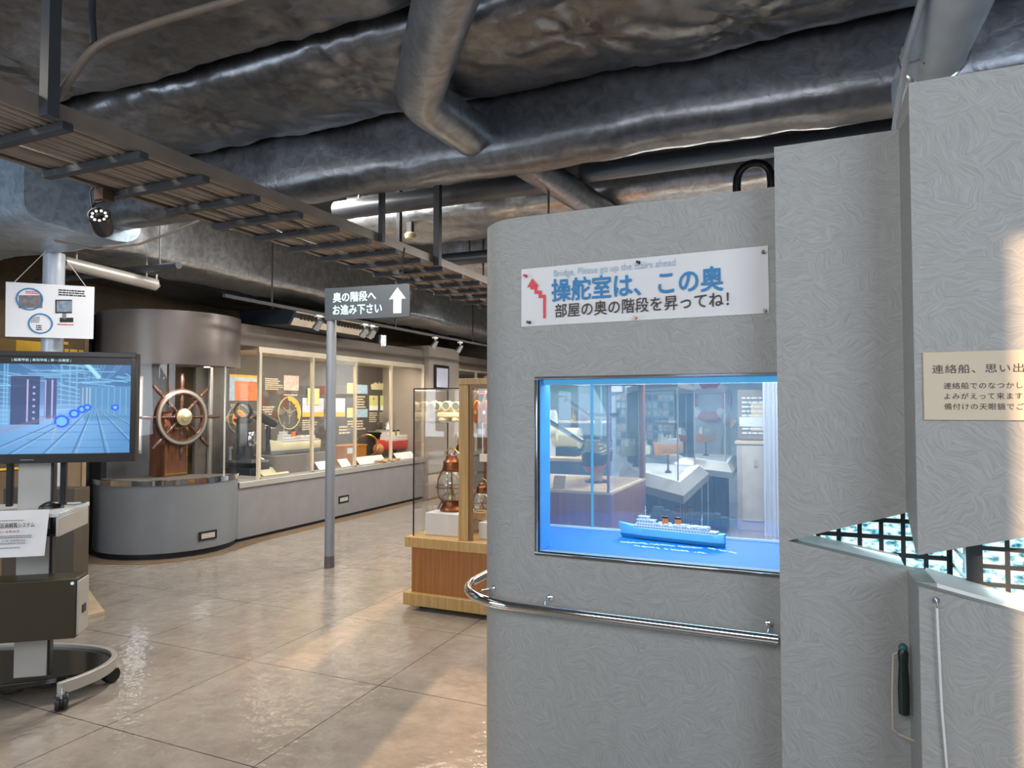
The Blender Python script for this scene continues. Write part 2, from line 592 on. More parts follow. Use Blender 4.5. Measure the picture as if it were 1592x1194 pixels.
def solo(name, mb, m, label, cat, loc=None, group=None, bevel=0.0, kind=None, ang=35):
    """a thing that is one mesh, given in world coordinates, its origin at loc (or at its base)"""
    if loc is None:
        xs = [p.x for p in mb.v]; ys = [p.y for p in mb.v]; zs = [p.z for p in mb.v]
        loc = Vector(((min(xs) + max(xs)) / 2, (min(ys) + max(ys)) / 2, min(zs)))
    loc = Vector(loc)
    mb.v = [p - loc for p in mb.v]
    o = make(name, mb, m, bevel, ang)
    o.location = loc
    return tag(o, label, cat, group, kind)
def struct(name, mb, m, parent=None, bevel=0.0, ang=35):
    o = make(name, mb, m, bevel, ang)
    if parent: o.parent = parent
    else: o['kind'] = 'structure'
    return o
def dup(o, loc, label=None, rz=None, group=None):
    def rec(x, p):
        c = x.copy(); COL.objects.link(c); c.parent = p
        for ch in [k for k in bpy.data.objects if k.parent == x]: rec(ch, c)
        return c
    c = rec(o, None)
    c.location = loc
    if rz is not None: c.rotation_euler = (0, 0, rz)
    return tag(c, label, group=group)

def text_mb(s, w=None, h=None, bold=0.0, spacing=1.0, line=1.0, align='LEFT'):
    """lettering as flat mesh in the xy plane, its lower left corner at the origin, fitted to w and/or h"""
    cu = bpy.data.curves.new('lettering', 'FONT')
    cu.body = s
    cu.size = 1
    cu.space_character = spacing
    cu.space_line = line
    cu.align_x = align
    cu.resolution_u = 3
    ob = bpy.data.objects.new('lettering', cu)
    COL.objects.link(ob)
    dg = bpy.context.evaluated_depsgraph_get()
    me = bpy.data.meshes.new_from_object(ob.evaluated_get(dg))
    mb = MB()
    vs = [v.co.copy() for v in me.vertices]
    fs = [tuple(p.vertices) for p in me.polygons]
    bpy.data.objects.remove(ob)
    bpy.data.curves.remove(cu)
    bpy.data.meshes.remove(me)
    if not vs: return mb
    x0 = min(v.x for v in vs); x1 = max(v.x for v in vs); y0 = min(v.y for v in vs); y1 = max(v.y for v in vs)
    sx = w / (x1 - x0) if w else None
    sy = h / (y1 - y0) if h else None
    sx = sx or sy; sy = sy or sx
    d = bold * min(abs(sx), abs(sy))            # heavier strokes: the same glyphs laid a hair apart
    for k, (a, b) in enumerate([(0, 0)] + ([(-1, 0), (1, 0), (0, -1), (0, 1), (-.7, -.7), (.7, .7), (-.7, .7), (.7, -.7)] if bold else [])):
        mb.add([((v.x - x0) * sx + a * d, (v.y - y0) * sy + b * d, k * 0.0001) for v in vs], fs)
    return mb
def lettering(s, o, xd, yd, m, parent, w=None, h=None, lift=0.0012, name='lettering', **kw):
    """text whose lower left corner is at world point o, running along xd, up along yd"""
    mb = text_mb(s, w, h, **kw)
    xd = Vector(xd).normalized(); yd = Vector(yd).normalized(); n = xd.cross(yd)
    o = Vector(o) + n * lift
    mb.v = [o + xd * p.x + yd * p.y + n * p.z for p in mb.v]
    return part(name, mb, m, parent, fix=False)
def rows(n, w, h, seed, fill=0.55, jag=0.25):
    """n lines of illegible small print as short dashes inside a w x h block"""
    rd = random.Random(seed)
    mb = MB()
    lh = h / n
    for i in range(n):
        x = 0
        end = w * (1 - jag * rd.random())
        while x < end:
            d = min(lh * rd.uniform(0.5, 1.6), end - x)
            y = h - (i + 1) * lh
            mb.add([(x, y, 0), (x + d, y, 0), (x + d, y + lh * fill, 0), (x, y + lh * fill, 0)], [(0, 1, 2, 3)])
            x += d + lh * 0.22
    return mb
def lay(mb, o, xd, yd, lift=0.001):
    xd = Vector(xd).normalized(); yd = Vector(yd).normalized(); n = xd.cross(yd)
    o = Vector(o) + n * lift
    mb.v = [o + xd * p.x + yd * p.y + n * p.z for p in mb.v]
    return mb

# ================================================================== room shell
X = Vector((1, 0, 0)); Y = Vector((0, 1, 0)); Z = Vector((0, 0, 1))
struct('floor', MB().box(-8, 4.2, -1.6, 13, -0.1, 0), M_FLOOR)
struct('ceiling', MB().box(-8, 4.2, -1.6, 13, 3.5, 3.6), M_CEIL)
M_REARWALL = mat('rear_wall_paint', '#8f8d88', 0.7)
struct('wall_left', MB().box(-8, -6.9, -1.5, 13, 0, 3.5), M_OLIVEWALL)
struct('wall_right', MB().box(4, 4.2, -1.5, 13, 0, 3.5), M_REARWALL)
struct('wall_far', MB().box(-6.9, 4, 12.6, 12.8, 0, 3.5), M_GREYBROWN)
# rear wall behind the camera, openings cut to shape the sun patches: list of (x0, x1, z0, z1)
holes = [(-2.06, -1.77, 1.90, 2.66), (-1.06, -0.48, 1.36, 2.12), (1.015, 3.4, 0.9, 3.36)]
mb = MB()
xs = -6.9
for (a, b, c, d) in holes:
    mb.box(xs, a, -1.6, -1.5, 0, 3.5).box(a, b, -1.6, -1.5, 0, c).box(a, b, -1.6, -1.5, d, 3.5)
    xs = b
mb.box(xs, 4, -1.6, -1.5, 0, 3.5)
struct('wall_rear', mb, M_REARWALL)
for i, (a, b, c, d) in enumerate(holes):
    w = 0.03
    mb = MB().box(a, b, -1.6, -1.54, c, c + w).box(a, b, -1.6, -1.54, d - w, d).box(a, a + w, -1.6, -1.54, c + w, d - w).box(b - w, b, -1.6, -1.54, c + w, d - w)
    struct('window_%d' % (i + 1), mb, M_ALU)  # frames round the sun-shaping openings, out of view

# ------------------------------------------------------------------ the grey partition with the show window
YA, YB, YC = 2.25, 2.10, 1.90               # front faces of its three stepped panels
WX0, WX1 = py(836, 720, YA).x, py(1214, 720, YA).x
WZ0, WZ1 = 0.992, 1.598
TOPA, TOPB = 2.185, py(1300, 215, YB).z
TOPC = py(1500, 115, YC).z
XB0, XC0 = py(1207, 500, YB).x, py(1420, 500, YC).x
def outline(off):
    pts = [(XB0 + 0.05, YA + off), (-0.947, YA + off)]
    for k in range(1, 13):
        a = -PI / 2 - PI / 2 * k / 12
        pts.append((-0.947 + (0.2 - off) * math.cos(a), YA + 0.2 + (0.2 - off) * math.sin(a)))
    pts.append((-1.147 + off, 2.86))
    return pts
T = 0.05
o_, i_ = outline(0), outline(T)
mb = MB()
for k in range(1, len(o_) - 1):              # the rounded end and its return
    q = [o_[k], o_[k + 1], i_[k + 1], i_[k]]
    mb.prism(q, 0, TOPA)
mb.box(-0.947, WX0, YA, YA + T, 0, TOPA).box(WX0, WX1, YA, YA + T, 0, WZ0).box(WX0, WX1, YA, YA + T, WZ1, TOPA).box(WX1, XB0 + 0.05, YA, YA + T, 0, TOPA)
bm = bmesh.new()
struct('wall_partition', mb, M_PLASTER, ang=40)
struct('trim_1', MB().prism([(-0.947, YA + T), (XB0 + .05, YA + T), (XB0 + .05, 2.86), (-1.09, 2.86), (-1.09, YA + .2)], TOPA - 0.03, TOPA - 0.005), M_PLASTER)

tip = py(1224, 841, YB); ur = py(1418, 790, YB); lr = py(1422, 888, YB)
XBR = XC0 + 0.04
ptsB = [(XB0, TOPB), (XBR, TOPB), (XBR, ur.z), (tip.x, tip.z), (XBR, lr.z - 0.004), (XBR, 0), (XB0, 0)]
struct('wall_middle', MB().prism(ptsB, YB, YB + 0.05, axis='y').box(XB0, XB0 + 0.05, YB + 0.05, YA + 0.01, 0, TOPB), M_PLASTER)
cU, cU2 = py(1440, 864, YC), py(1592, 838, YC)
cL, cL2 = py(1443, 913, YC), py(1592, 955, YC)
def ext(p, q, x):
    k = (x - p.x) / (q.x - p.x)
    return p.z + (q.z - p.z) * k
XE, XO = 2.6, 0.98
ptsC = [(XC0, TOPC), (XE, TOPC), (XE, 0), (XC0, 0), (XC0, cL.z), (XO, ext(cL, cL2, XO)), (XO, ext(cU, cU2, XO)), (XC0, cU.z)]
mb = MB().prism(ptsC, YC, YC + 0.05, axis='y')
mb.prism([(YC + .05, TOPC), (YB + .05, TOPC), (YB + .05, ur.z), (YB, ur.z), (YC + .05, cU.z + .003)], XC0, XC0 + 0.045, axis='x')
mb.prism([(YC + .05, cL.z), (YB, lr.z), (YB + .05, lr.z), (YB + .05, 0), (YC + .05, 0)], XC0, XC0 + 0.045, axis='x')
struct('wall_stepped', mb, M_PLASTER)

# ------------------------------------------------------------------ slide viewer behind the jagged opening
M_SLIDE = slide_mat()
M_GRID = mat('slide_grid_black', '#1d2327', 0.5)
sv = thing('slide_viewer', 'backlit wall of small blue film slides in a black grid behind the jagged wall opening', 'photo display', (0.3, 2.2, 0.9))
YS, YT, XT = 2.30, 2.10, py(1519, 880, 2.10).x
XL = py(1479, 860, YS).x
zb = 0.84
mb = MB().box(-0.025, XL, YS, YS + .02, zb, 1.40)
grid_frame = part('slide_grid', mb, M_GRID, sv, 'black grid frame')
def slide(o, xd, w, h):
    xd = Vector(xd); n = xd.cross(Z)
    o = Vector(o)
    mb = MB()
    c = [o, o + xd * w, o + xd * w + Z * h, o + Z * h]
    mb.add([p + n * 0.003 for p in c] + [p - n * 0.001 for p in c], [(0, 1, 2, 3), (0, 4, 5, 1), (1, 5, 6, 2), (2, 6, 7, 3), (3, 7, 4, 0)])
    part('photo_slide', mb, M_SLIDE, sv)
a = py(1274, 843, YS); b = py(1306, 843, YS)
pw = b.x - a.x
ph = (py(1350, 822, YS).z - py(1350, 848, YS).z)
x0 = py(1288, 842, YS).x; z0 = py(1290, 842, YS).z
for i in range(-1, 6):
    for j in range(-3, 3):
        cx, cz = x0 + i * pw, z0 + j * ph
        if cx + pw * .4 > XL or cz - ph < zb: continue
        # only where the opening lets one see them
        fr = (cx - tip.x) / (XBR - tip.x)
        if cz > tip.z + fr * (ur.z - tip.z) + .12 or cz < tip.z - fr * .12 - .16: continue
        slide((cx - pw * .39, YS, cz - ph * .36), (1, 0, 0), pw * .78, ph * .72)
# the narrow return and the nearer board on the right
mb = MB().box(XL, XL + .02, YT, YS + .02, zb - .04, 1.40)
part('slide_grid', mb, M_GRID, sv, 'black grid frame')
mb = MB().box(XL + .02, 1.2, YT, YT + .02, zb - .12, 1.40)
part('slide_grid', mb, M_GRID, sv, 'black grid frame')
for j in range(-2, 3):
    cz = z0 + j * ph - 0.01
    p0 = Vector((XL, YS - .035, cz - ph * .36))
    slide(p0, (0, -1, 0), 0.13, ph * .72)
qx = py(1545, 880, YT).x; pw2 = py(1588, 880, YT).x - qx
qz = py(1545, 867, YT).z; ph2 = py(1545, 867, YT).z - py(1545, 895, YT).z
for i in range(0, 7):
    for j in range(-4, 4):
        cx, cz = qx + i * pw2, qz + j * ph2
        slide((cx - pw2 * .40, YT, cz - ph2 * .37), (1, 0, 0), pw2 * .80, ph2 * .74)
# sloping sill of the opening, lit by the slides
mb = MB()
mb.quad((tip.x, YB + .05, tip.z - .004), (XBR - .04, YB + .05, lr.z), (XBR - .04, YS, lr.z + .004), (tip.x, YS, tip.z), 0.01)
mb.quad((XC0 + .045, YC + .05, cL.z), (XO, YC + .05, ext(cL, cL2, XO)), (XO, YT, ext(cL, cL2, XO) + .002), (XC0 + .045, YT + .02, cL.z + .002), 0.01)
part('sill', mb, M_WHITE, sv, 'pale inner sill')
lamp('slide_glow', 'AREA', (0.18, 2.27, 1.02), 1.1, (0.55, 0.92, 1.0), size=0.36, size_y=0.14, aim=(0.18, 1.5, 0.98))
lamp('slide_glow_right', 'AREA', (0.62, 2.08, 1.0), 1.1, (0.55, 0.92, 1.0), size=0.4, size_y=0.14, aim=(0.6, 1.4, 0.9))

# ------------------------------------------------------------------ show window (vitrine) with the blue sea
VB = 2.78                                    # back pane
case = thing('display_case', 'built-in show window with glowing blue base and silver frame in the grey wall', 'display case', (-0.47, 2.5, WZ0))
fw = 0.010
mb = MB().box(WX0 - fw, WX1 + fw, YA - .008, YA + .02, WZ0 - fw * 1.2, WZ0).box(WX0 - fw, WX1 + fw, YA - .008, YA + .02, WZ1, WZ1 + fw)
mb.box(WX0 - fw, WX0, YA - .008, YA + .02, WZ0, WZ1).box(WX1, WX1 + fw, YA - .008, YA + .02, WZ0, WZ1)
part('frame', mb, M_CHROME, case, 'silver frame', bevel=.002)
part('front_pane', MB().box(WX0, WX1, YA + .004, YA + .009, WZ0, WZ1), M_GLASSF, case)
part('base', MB().box(-1.08, 0.22, YA + .05, VB, WZ0 - .03, WZ0 - .002), M_BLUEFLOOR, case, 'bright blue base board')
part('top_board', MB().box(-1.08, 0.22, YA + .05, VB, WZ1 + .012, WZ1 + .03), M_WHITE, case)
M_LED = glow('blue_white_led', '#58b8f5', 0.75)
part('light_strip', MB().box(-1.06, 0.2, YA + .055, YA + .075, WZ1 - .018, WZ1 + .01), M_LED, case, 'blue light strip')
vx = py(921, 700, VB).x
part('back_pane', MB().box(vx + .004, 0.2, VB - .006, VB, WZ0, WZ1 + .01), M_GLASSV, case)
part('back_pane', MB().box(-1.07, vx - .004, VB - .006, VB, WZ0, WZ1 + .01), M_GLASSV, case)
part('pane_joint', MB().box(vx - .004, vx + .004, VB - .012, VB + .002, WZ0, WZ1 + .01), glow('edge_lit_glass', '#58bdf5', 0.75), case, 'glowing blue glass edge')
part('rear_rail', MB().box(-1.07, 0.2, VB - .018, VB - .007, WZ0 - .002, WZ0 + .006), M_WHITE, case, 'white rail along the back pane')
part('jamb', MB().box(WX0 - .004, WX0 + .002, YA + .021, YA + .12, WZ0, WZ1), mat('blue_jamb', '#5fb4ea', 0.4), case, 'blue jamb')
rd = random.Random(3)
mb = MB()                                     # rows of white wave crests on the sea
for (u0, v0, u1, v1) in ((966, 842, 1092, 852), (985, 848, 1100, 860), (1102, 852, 1146, 860)):
    A, B = pz(u0, v0, WZ0), pz(u1, v1, WZ0)
    n = int((B - A).length / .006)
    for k in range(n):
        if rd.random() < .15: continue
        p = A.lerp(B, k / n) + Vector((0, rd.uniform(-.006, .006), 0))
        l, w = rd.uniform(.004, .010), rd.uniform(.004, .009)
        mb.add([(p.x - l, p.y, WZ0 - .001), (p.x, p.y - w, WZ0 - .001), (p.x + l, p.y, WZ0 - .001), (p.x, p.y + w, WZ0 - .001), (p.x, p.y, WZ0 + .002)],
               [(0, 1, 4), (1, 2, 4), (2, 3, 4), (3, 0, 4)])
part('wave_crests', mb, M_WHITE, case, 'white wave crests')
lamp('vitrine_led', 'AREA', (-0.45, 2.52, WZ1 + .009), 9, (0.42, 0.76, 1.0), size=1.2, size_y=0.38)

# ------------------------------------------------------------------ model ships
def model_ship(name, label, bow, stern, z, height, hull_m, deck_m, funnel_m, low_m=None, stand=None, funnels=2, beam=0.13, group=None, seed=1):
    """bow/stern: world xy of the two ends; z: keel height; height: keel to bridge roof"""
    bow, stern = Vector(bow[:2]), Vector(stern[:2])
    L = (stern - bow).length
    d = (stern - bow).normalized()
    t = thing(name, label, 'model ship', (((bow + stern) / 2).x, ((bow + stern) / 2).y, z), math.atan2(d.y, d.x), group)
    Bm = beam * L; H = height * 0.42
    rings = []
    N = 26
    for i in range(N + 1):
        s = i / N
        half = Bm / 2 * min(1, (max(s, .004) / .26) ** .62) * (1 - max(0, (s - .86) / .14) ** 2 * .45)
        sheer = H * (1 + .32 * max(0, .25 - s) / .25 + .1 * max(0, s - .85) / .15)
        x = -L / 2 + L * s
        rake = L * .035 * max(0, 1 - s / .12)
        pts = []
        for (w, hz) in ((.02, 0), (.55, .02), (.85, .22), (.93, .5), (1, 1), (.94, 1.03), (.9, 1.0)):
            xx = x + rake * (1 - hz)
            pts.append((xx, half * w, sheer * hz))
        rings.append(pts + [(p[0], -p[1], p[2]) for p in reversed(pts)])
    full = MB().rings(rings)
    part('hull', full, hull_m, t, world=False, ang=50)
    if low_m:
        low = MB()
        r2 = [[(p[0], p[1] * 1.02, min(p[2], H * .38)) for p in r] for r in rings]
        low.rings(r2)
        part('lower_hull', low, low_m, t, world=False, ang=50)
    rd = random.Random(seed)
    sup = MB()
    tiers = [(.17, .93, .80, .98, 1.22), (.20, .86, .7, 1.22, 1.42), (.2, .36, .62, 1.42, 1.72), (.215, .30, .52, 1.72, 2.0), (.56, .64, .5, 1.42, 1.58), (.70, .86, .45, 1.42, 1.56)]
    for a, b, w, h0, h1 in tiers:
        sup.box(-L / 2 + a * L, -L / 2 + b * L, -Bm / 2 * w, Bm / 2 * w, H * h0, H * h1)
        sup.box(-L / 2 + (a - .008) * L, -L / 2 + (b + .008) * L, -Bm / 2 * (w + .06), Bm / 2 * (w + .06), H * (h1 - .02), H * (h1 + .02))
    part('superstructure', sup, deck_m, t, world=False)
    win = MB()
    for a, b, w, h0, h1 in tiers[:4]:
        n = max(3, int((b - a) * 38))
        for k in range(n):
            xx = -L / 2 + (a + (b - a) * (k + .3) / n) * L
            win.box(xx, xx + L * .008, -Bm / 2 * (w + .012), Bm / 2 * (w + .012), H * (h0 + (h1 - h0) * .45), H * (h0 + (h1 - h0) * .75))
    part('windows', win, M_DARKBLUE, t, world=False)
    boats = MB()
    for k in range(6):
        for sgn in (-1, 1):
            boats.ball((-L / 2 + (.40 + .085 * k) * L, sgn * Bm * .36, H * 1.5), L * .022, 8, 6, (1.2, .45, .45))
    part('lifeboats', boats, deck_m, t, world=False)
    for k in range(funnels):
        x = -L / 2 + L * (.46 + .12 * k)
        f = MB().lathe([(Bm * .16, H * 1.42), (Bm * .16, H * 2.0)], 14, Matrix.Translation((x, 0, 0)) @ Matrix.Diagonal((1.5, .8, 1, 1)))
        fo = part('funnel', f, funnel_m, t, world=False)
        c = MB().lathe([(Bm * .17, H * 2.0), (Bm * .17, H * 2.15), (Bm * .1, H * 2.16)], 14, Matrix.Translation((x, 0, 0)) @ Matrix.Diagonal((1.5, .8, 1, 1)))
        part('funnel_cap', c, M_BLACK, fo, world=False)
    for s, hh in ((.27, 2.9), (.80, 2.5)):
        x = -L / 2 + L * s
        m = MB().tube([(x, 0, H * 1.4), (x, 0, H * hh)], L * .0028, 6)
        m.tube([(x, -Bm * .25, H * hh * .86), (x, Bm * .25, H * hh * .86)], L * .002, 6)
        part('mast', m, deck_m, t, world=False)
    if stand is not None:
        st = MB().lathe([(Bm * .55, -stand), (Bm * .55, -stand + .012), (Bm * .16, -stand + .03), (Bm * .12, -.02), (Bm * .3, 0.0)], 16)
        part('stand', st, M_WOODD, t, world=False)
    return t
bw, sn = pz(962, 833, WZ0), pz(1127, 851, WZ0)
model_ship('model_ship', 'sky blue model ferry with two orange funnels on a bright blue base', bw, sn, WZ0 - .002, .105, M_CYANHULL, M_WHITE, M_ORANGE, M_TEAL, beam=.12)

# ------------------------------------------------------------------ handrail round the rounded end
hr = thing('handrail', 'chrome handrail bending around the rounded end of the grey partition', 'handrail', (-0.6, 2.2, 0.82))
HZ = 0.815
off = 0.07
pts = [(XB0 - .02 + .01, YA - off, HZ), (-0.947, YA - off, HZ)]
for k in range(1, 15):
    a = -PI / 2 - PI / 2 * k / 14
    pts.append((-0.947 + (0.2 + off) * math.cos(a), YA + .2 + (0.2 + off) * math.sin(a), HZ))
pts += [(-1.147 - off, 2.62, HZ), (-1.147 - off + .012, 2.665, HZ), (-1.147 - .02, 2.70, HZ), (-1.147, 2.70, HZ)]
part('rail', MB().tube(pts, 0.0165, 18), M_CHROME, hr, ang=60)
for (x, y, nx, ny) in ((py(855, 925, YA).x, YA, 0, -1), (py(1196, 975, YA).x, YA, 0, -1), (-0.947 - .2 * math.sin(R(35)), YA + .2 - .2 * math.cos(R(35)), -math.sin(R(35)), -math.cos(R(35)))):
    b = MB().tube([(x + nx * off, y + ny * off, HZ), (x + nx * off * .7, y + ny * off * .7, HZ + .018), (x - nx * .004, y - ny * .004, HZ + .022)], 0.005, 10)
    b.lathe([(.012, 0), (.012, .004), (.006, .008)], 14, Matrix.Translation((x, y, HZ + .022)) @ Vector((nx, ny, 0)).to_track_quat('Z', 'Y').to_matrix().to_4x4())
    part('bracket', b, M_CHROME, hr)

# ------------------------------------------------------------------ banner on the partition
bc = [py(811, 419, YA), py(1194, 382, YA), py(1196, 487, YA), py(811, 508, YA)]
bn = thing('banner', 'white paper banner with blue and black Japanese lettering and red stair arrow', 'banner', ((bc[0] + bc[2]) / 2))
NU, NV = 24, 6
mb = MB()
vs = []
for j in range(NV + 1):
    for i in range(NU + 1):
        s, t_ = i / NU, j / NV
        p = bc[0].lerp(bc[1], s).lerp(bc[3].lerp(bc[2], s), t_)
        bul = .0016 * math.sin(PI * 2 * s) ** 2 * (1 - .4 * math.sin(PI * t_))
        vs.append((p.x, YA - .0025 - bul * (.5 + .5 * noise.noise((s * 7, t_ * 3, 0))), p.z))
fs = [(j * (NU + 1) + i, j * (NU + 1) + i + 1, (j + 1) * (NU + 1) + i + 1, (j + 1) * (NU + 1) + i) for j in range(NV) for i in range(NU)]
n = len(vs)
mb.add(vs, fs)
part('sheet', mb, M_PAPER, bn)
def on_banner(s, u0, v0, u1, v1, h, m, **kw):
    A, B = py(u0, v0, YA - .0072), py(u1, v1, YA - .0072)
    lettering(s, A, (B - A), Z, m, bn, w=(B - A).length, h=h, lift=0.0, **kw)
hpx = lambda u, v0, v1: abs(py(u, v0, YA).z - py(u, v1, YA).z)
on_banner('Bridge, Please go up the stairs ahead', 861, 433.5, 1050, 416, hpx(950, 0, 13.5), M_SKYTX)
on_banner('操舵室は、この奥', 858, 469, 1124, 451, hpx(960, 0, 35), M_BLUETX, bold=.022)
on_banner('部屋の奥の階段を昇ってね！', 863, 494, 1133, 476, hpx(960, 0, 21.5), M_BROWNTX, bold=.010)
st = [(849, 495), (849, 462), (842, 462.6), (842, 456), (836, 456.6), (836, 450), (830, 450.6), (830, 446), (821, 447.5), (829, 433), (839, 445), (834, 445.6), (834, 446.5), (840, 446), (840, 452.5), (846, 452), (846, 458.6), (853, 458), (853, 459), (853, 494.6)]
st = [(845.5, 495.3), (845.5, 463), (838.5, 463.6), (838.5, 456.6), (832, 457.2), (832, 450), (826.3, 450.6), (826.3, 446.6), (820.5, 447.2), (828.5, 433.2), (838.5, 445.2), (831, 446), (831, 446.2), (836.5, 445.8), (836.5, 452.4), (843, 452), (843, 459), (849.3, 458.4), (849.3, 495)]
mb = MB()
P2 = [py(u, v, YA) for u, v in st]
mb.prism([(p.x, p.z) for p in P2], YA - .0075, YA - .007, axis='y')
part('stair_arrow', mb, M_REDTX, bn, 'red stepped arrow')
for (u, v, colr, nm, where) in ((818, 429, '#c04a55', 'red', 'upper left corner of the banner'), (994, 408, '#3a2b22', 'black', 'top edge of the banner'), (1186, 392, '#6b5a4a', 'brown', 'upper right corner of the banner'),
                            (824, 501, '#3b4038', 'dark grey', 'lower left corner of the banner'), (988, 494, '#d08a62', 'orange', 'bottom edge of the banner'), (1190, 483, '#1f7a45', 'green', 'lower right corner of the banner')):
    p = py(u, v, YA - .008)
    Mx = Matrix.Translation((p.x, YA - .001, p.z)) @ Matrix.Rotation(R(90), 4, 'X') @ Matrix.Rotation(R(random.uniform(-18, 18)), 4, 'Y')
    solo('push_pin', MB().lathe([(.001, 0), (.001, .006), (.0055, .0065), (.0055, .008), (.0032, .011), (.0030, .016), (.005, .019), (.005, .021)], 12, Mx), mat('pin_' + nm.replace(' ', '_'), colr, 0.3),
         '%s push pin at the %s' % (nm, where), 'push pin', (p.x, YA - .001, p.z), 'push pins holding the banner')

# ------------------------------------------------------------------ plaque on the right panel
pl = [py(1434, 548, YC), py(1437, 653, YC)]
xr = pl[0].x + .50
pq = thing('plaque', 'cream plaque with dark brushed Japanese lettering on the right grey panel', 'plaque', (pl[0].x + .25, YC, (pl[0].z + pl[1].z) / 2))
part('board', MB().box(pl[0].x, xr, YC - .006, YC, pl[1].z, pl[0].z), M_PLAQUE, pq, bevel=.0015)
def on_plaque(s, u, v, u1, vh):
    A = py(u, v, YC - .006); B = py(u1, v, YC - .006)
    ln = B.x - A.x
    lettering(s, A, X, Z, M_BROWNTX, pq, w=ln, h=abs(py(u, v, YC).z - py(u, v - vh, YC).z), spacing=1.12)
on_plaque('連絡船、思い出', 1449, 581, 1592, 13.5)
on_plaque('連絡船でのなつかし', 1467, 605, 1590, 10)
on_plaque('よみがえって来ます', 1468, 621, 1590, 10)
on_plaque('備付けの天眼鏡でご', 1468, 637, 1592, 10)

# ------------------------------------------------------------------ hook, cord and magnifier on the right panel
hp = py(1455, 933, YC)
hk = thing('wall_hook', 'small silver hook holding a white cord below the jagged opening', 'hook', hp)
part('plate', MB().lathe([(.008, 0), (.008, .003)], 14, Matrix.Translation(hp) @ Matrix.Rotation(R(90), 4, 'X')), M_SILVER, hk)
part('hook', MB().tube([hp, hp + Vector((0, -.016, 0)), hp + Vector((0, -.02, -.008)), hp + Vector((0, -.014, -.014)), hp + Vector((0, -.010, -.010))], .0022, 8), M_SILVER, hk)
mg = Vector((.222, 2.05, py(1428, 1012, 2.05).z))
mgt = thing('magnifier', 'dark green handled magnifier hanging on a white cord in the corner of the grey panels', 'magnifier', (mg.x - .005, mg.y, mg.z))
c = Vector((mg.x - .002, mg.y, mg.z))
part('handle', MB().lathe([(.006, -.17), (.013, -.165), (.014, -.10), (.011, -.04), (.013, -.01), (.009, 0)], 16, Matrix.Translation(c)), mat('dark_green_handle', '#182a24', 0.3), mgt)
part('grip_cap', MB().ball((c.x, c.y, c.z + .004), .011, 12, 8), mat('teal_cap', '#37655f', 0.35), mgt)
part('loop', MB().tube([c + Vector((-.012, 0, -.01)), c + Vector((-.022, .004, -.02)), c + Vector((-.026, .004, -.12)), c + Vector((-.026, .004, -.21)), c + Vector((-.012, .004, -.222)), c + Vector((.03, -.02, -.225)), c + Vector((.05, -.10, -.22))], .003, 8), mat('beige_cord', '#b9b09b', 0.7), mgt)
cd = MB().tube([hp + Vector((0, -.012, -.012)), hp + Vector((.002, -.012, -.10)), hp + Vector((.006, -.010, -.25)), hp + Vector((.016, -.008, -.42)), hp + Vector((.03, -.006, -.55)), hp + Vector((.02, -.006, -.62))], .0028, 8)
solo('cord', cd, M_PAPER, 'white cord hanging straight down from the small silver hook', 'cord', hp + Vector((0, -.012, -.012)))

# ================================================================== the screen kiosk on the left
KO = Vector((-3.62, 2.10, 0)); KR = R(37.4)
kio = thing('screen_kiosk', 'rolling kiosk with a large lit flat screen above a shelf and U-shaped silver base', 'screen kiosk', KO, KR)
def kpart(n, mb, m, lab=None, parent=None, **kw): return part(n, mb, m, parent or kio, lab, world=False, **kw)
TX0, TX1, TZ0, TZ1 = -0.41, 0.572, 1.222, 1.779
tv = kpart('screen_housing', MB().box(TX0, TX1, 0.012, 0.075, TZ0, TZ1).box(TX0 + .15, TX1 - .15, .07, .12, TZ0 + .1, TZ1 - .1), M_BLACK, 'black screen housing', bevel=.004)
bz = .026
mb = MB().box(TX0, TX1, 0, .012, TZ0, TZ0 + .046).box(TX0, TX1, 0, .012, TZ1 - bz, TZ1).box(TX0, TX0 + bz, 0, .012, TZ0 + .046, TZ1 - bz).box(TX1 - bz, TX1, 0, .012, TZ0 + .046, TZ1 - bz)
bez = kpart('bezel', mb, mat('dark_grey_bezel', '#2b2a2c', .3), 'dark grey bezel', bevel=.003)
part('badge', MB().box(TX0 + .47, TX0 + .53, -.001, 0, TZ0 + .015, TZ0 + .019), M_SILVER, bez, world=False)
# the picture on the screen: a ship's vehicle deck with rails, blue lamps, pipes overhead
SX0, SX1, SZ0, SZ1 = TX0 + bz, TX1 - bz, TZ0 + .046, TZ1 - bz
NW, NH = 240, 130
import numpy as np
img = np.zeros((NH, NW, 3))
yy, xx = np.mgrid[0:NH, 0:NW]
S = xx / (NW - 1) * 1.0; Tt = 1 - yy / (NH - 1)            # Tt: 0 at the bottom
yv = yy / (NH - 1)                                        # up
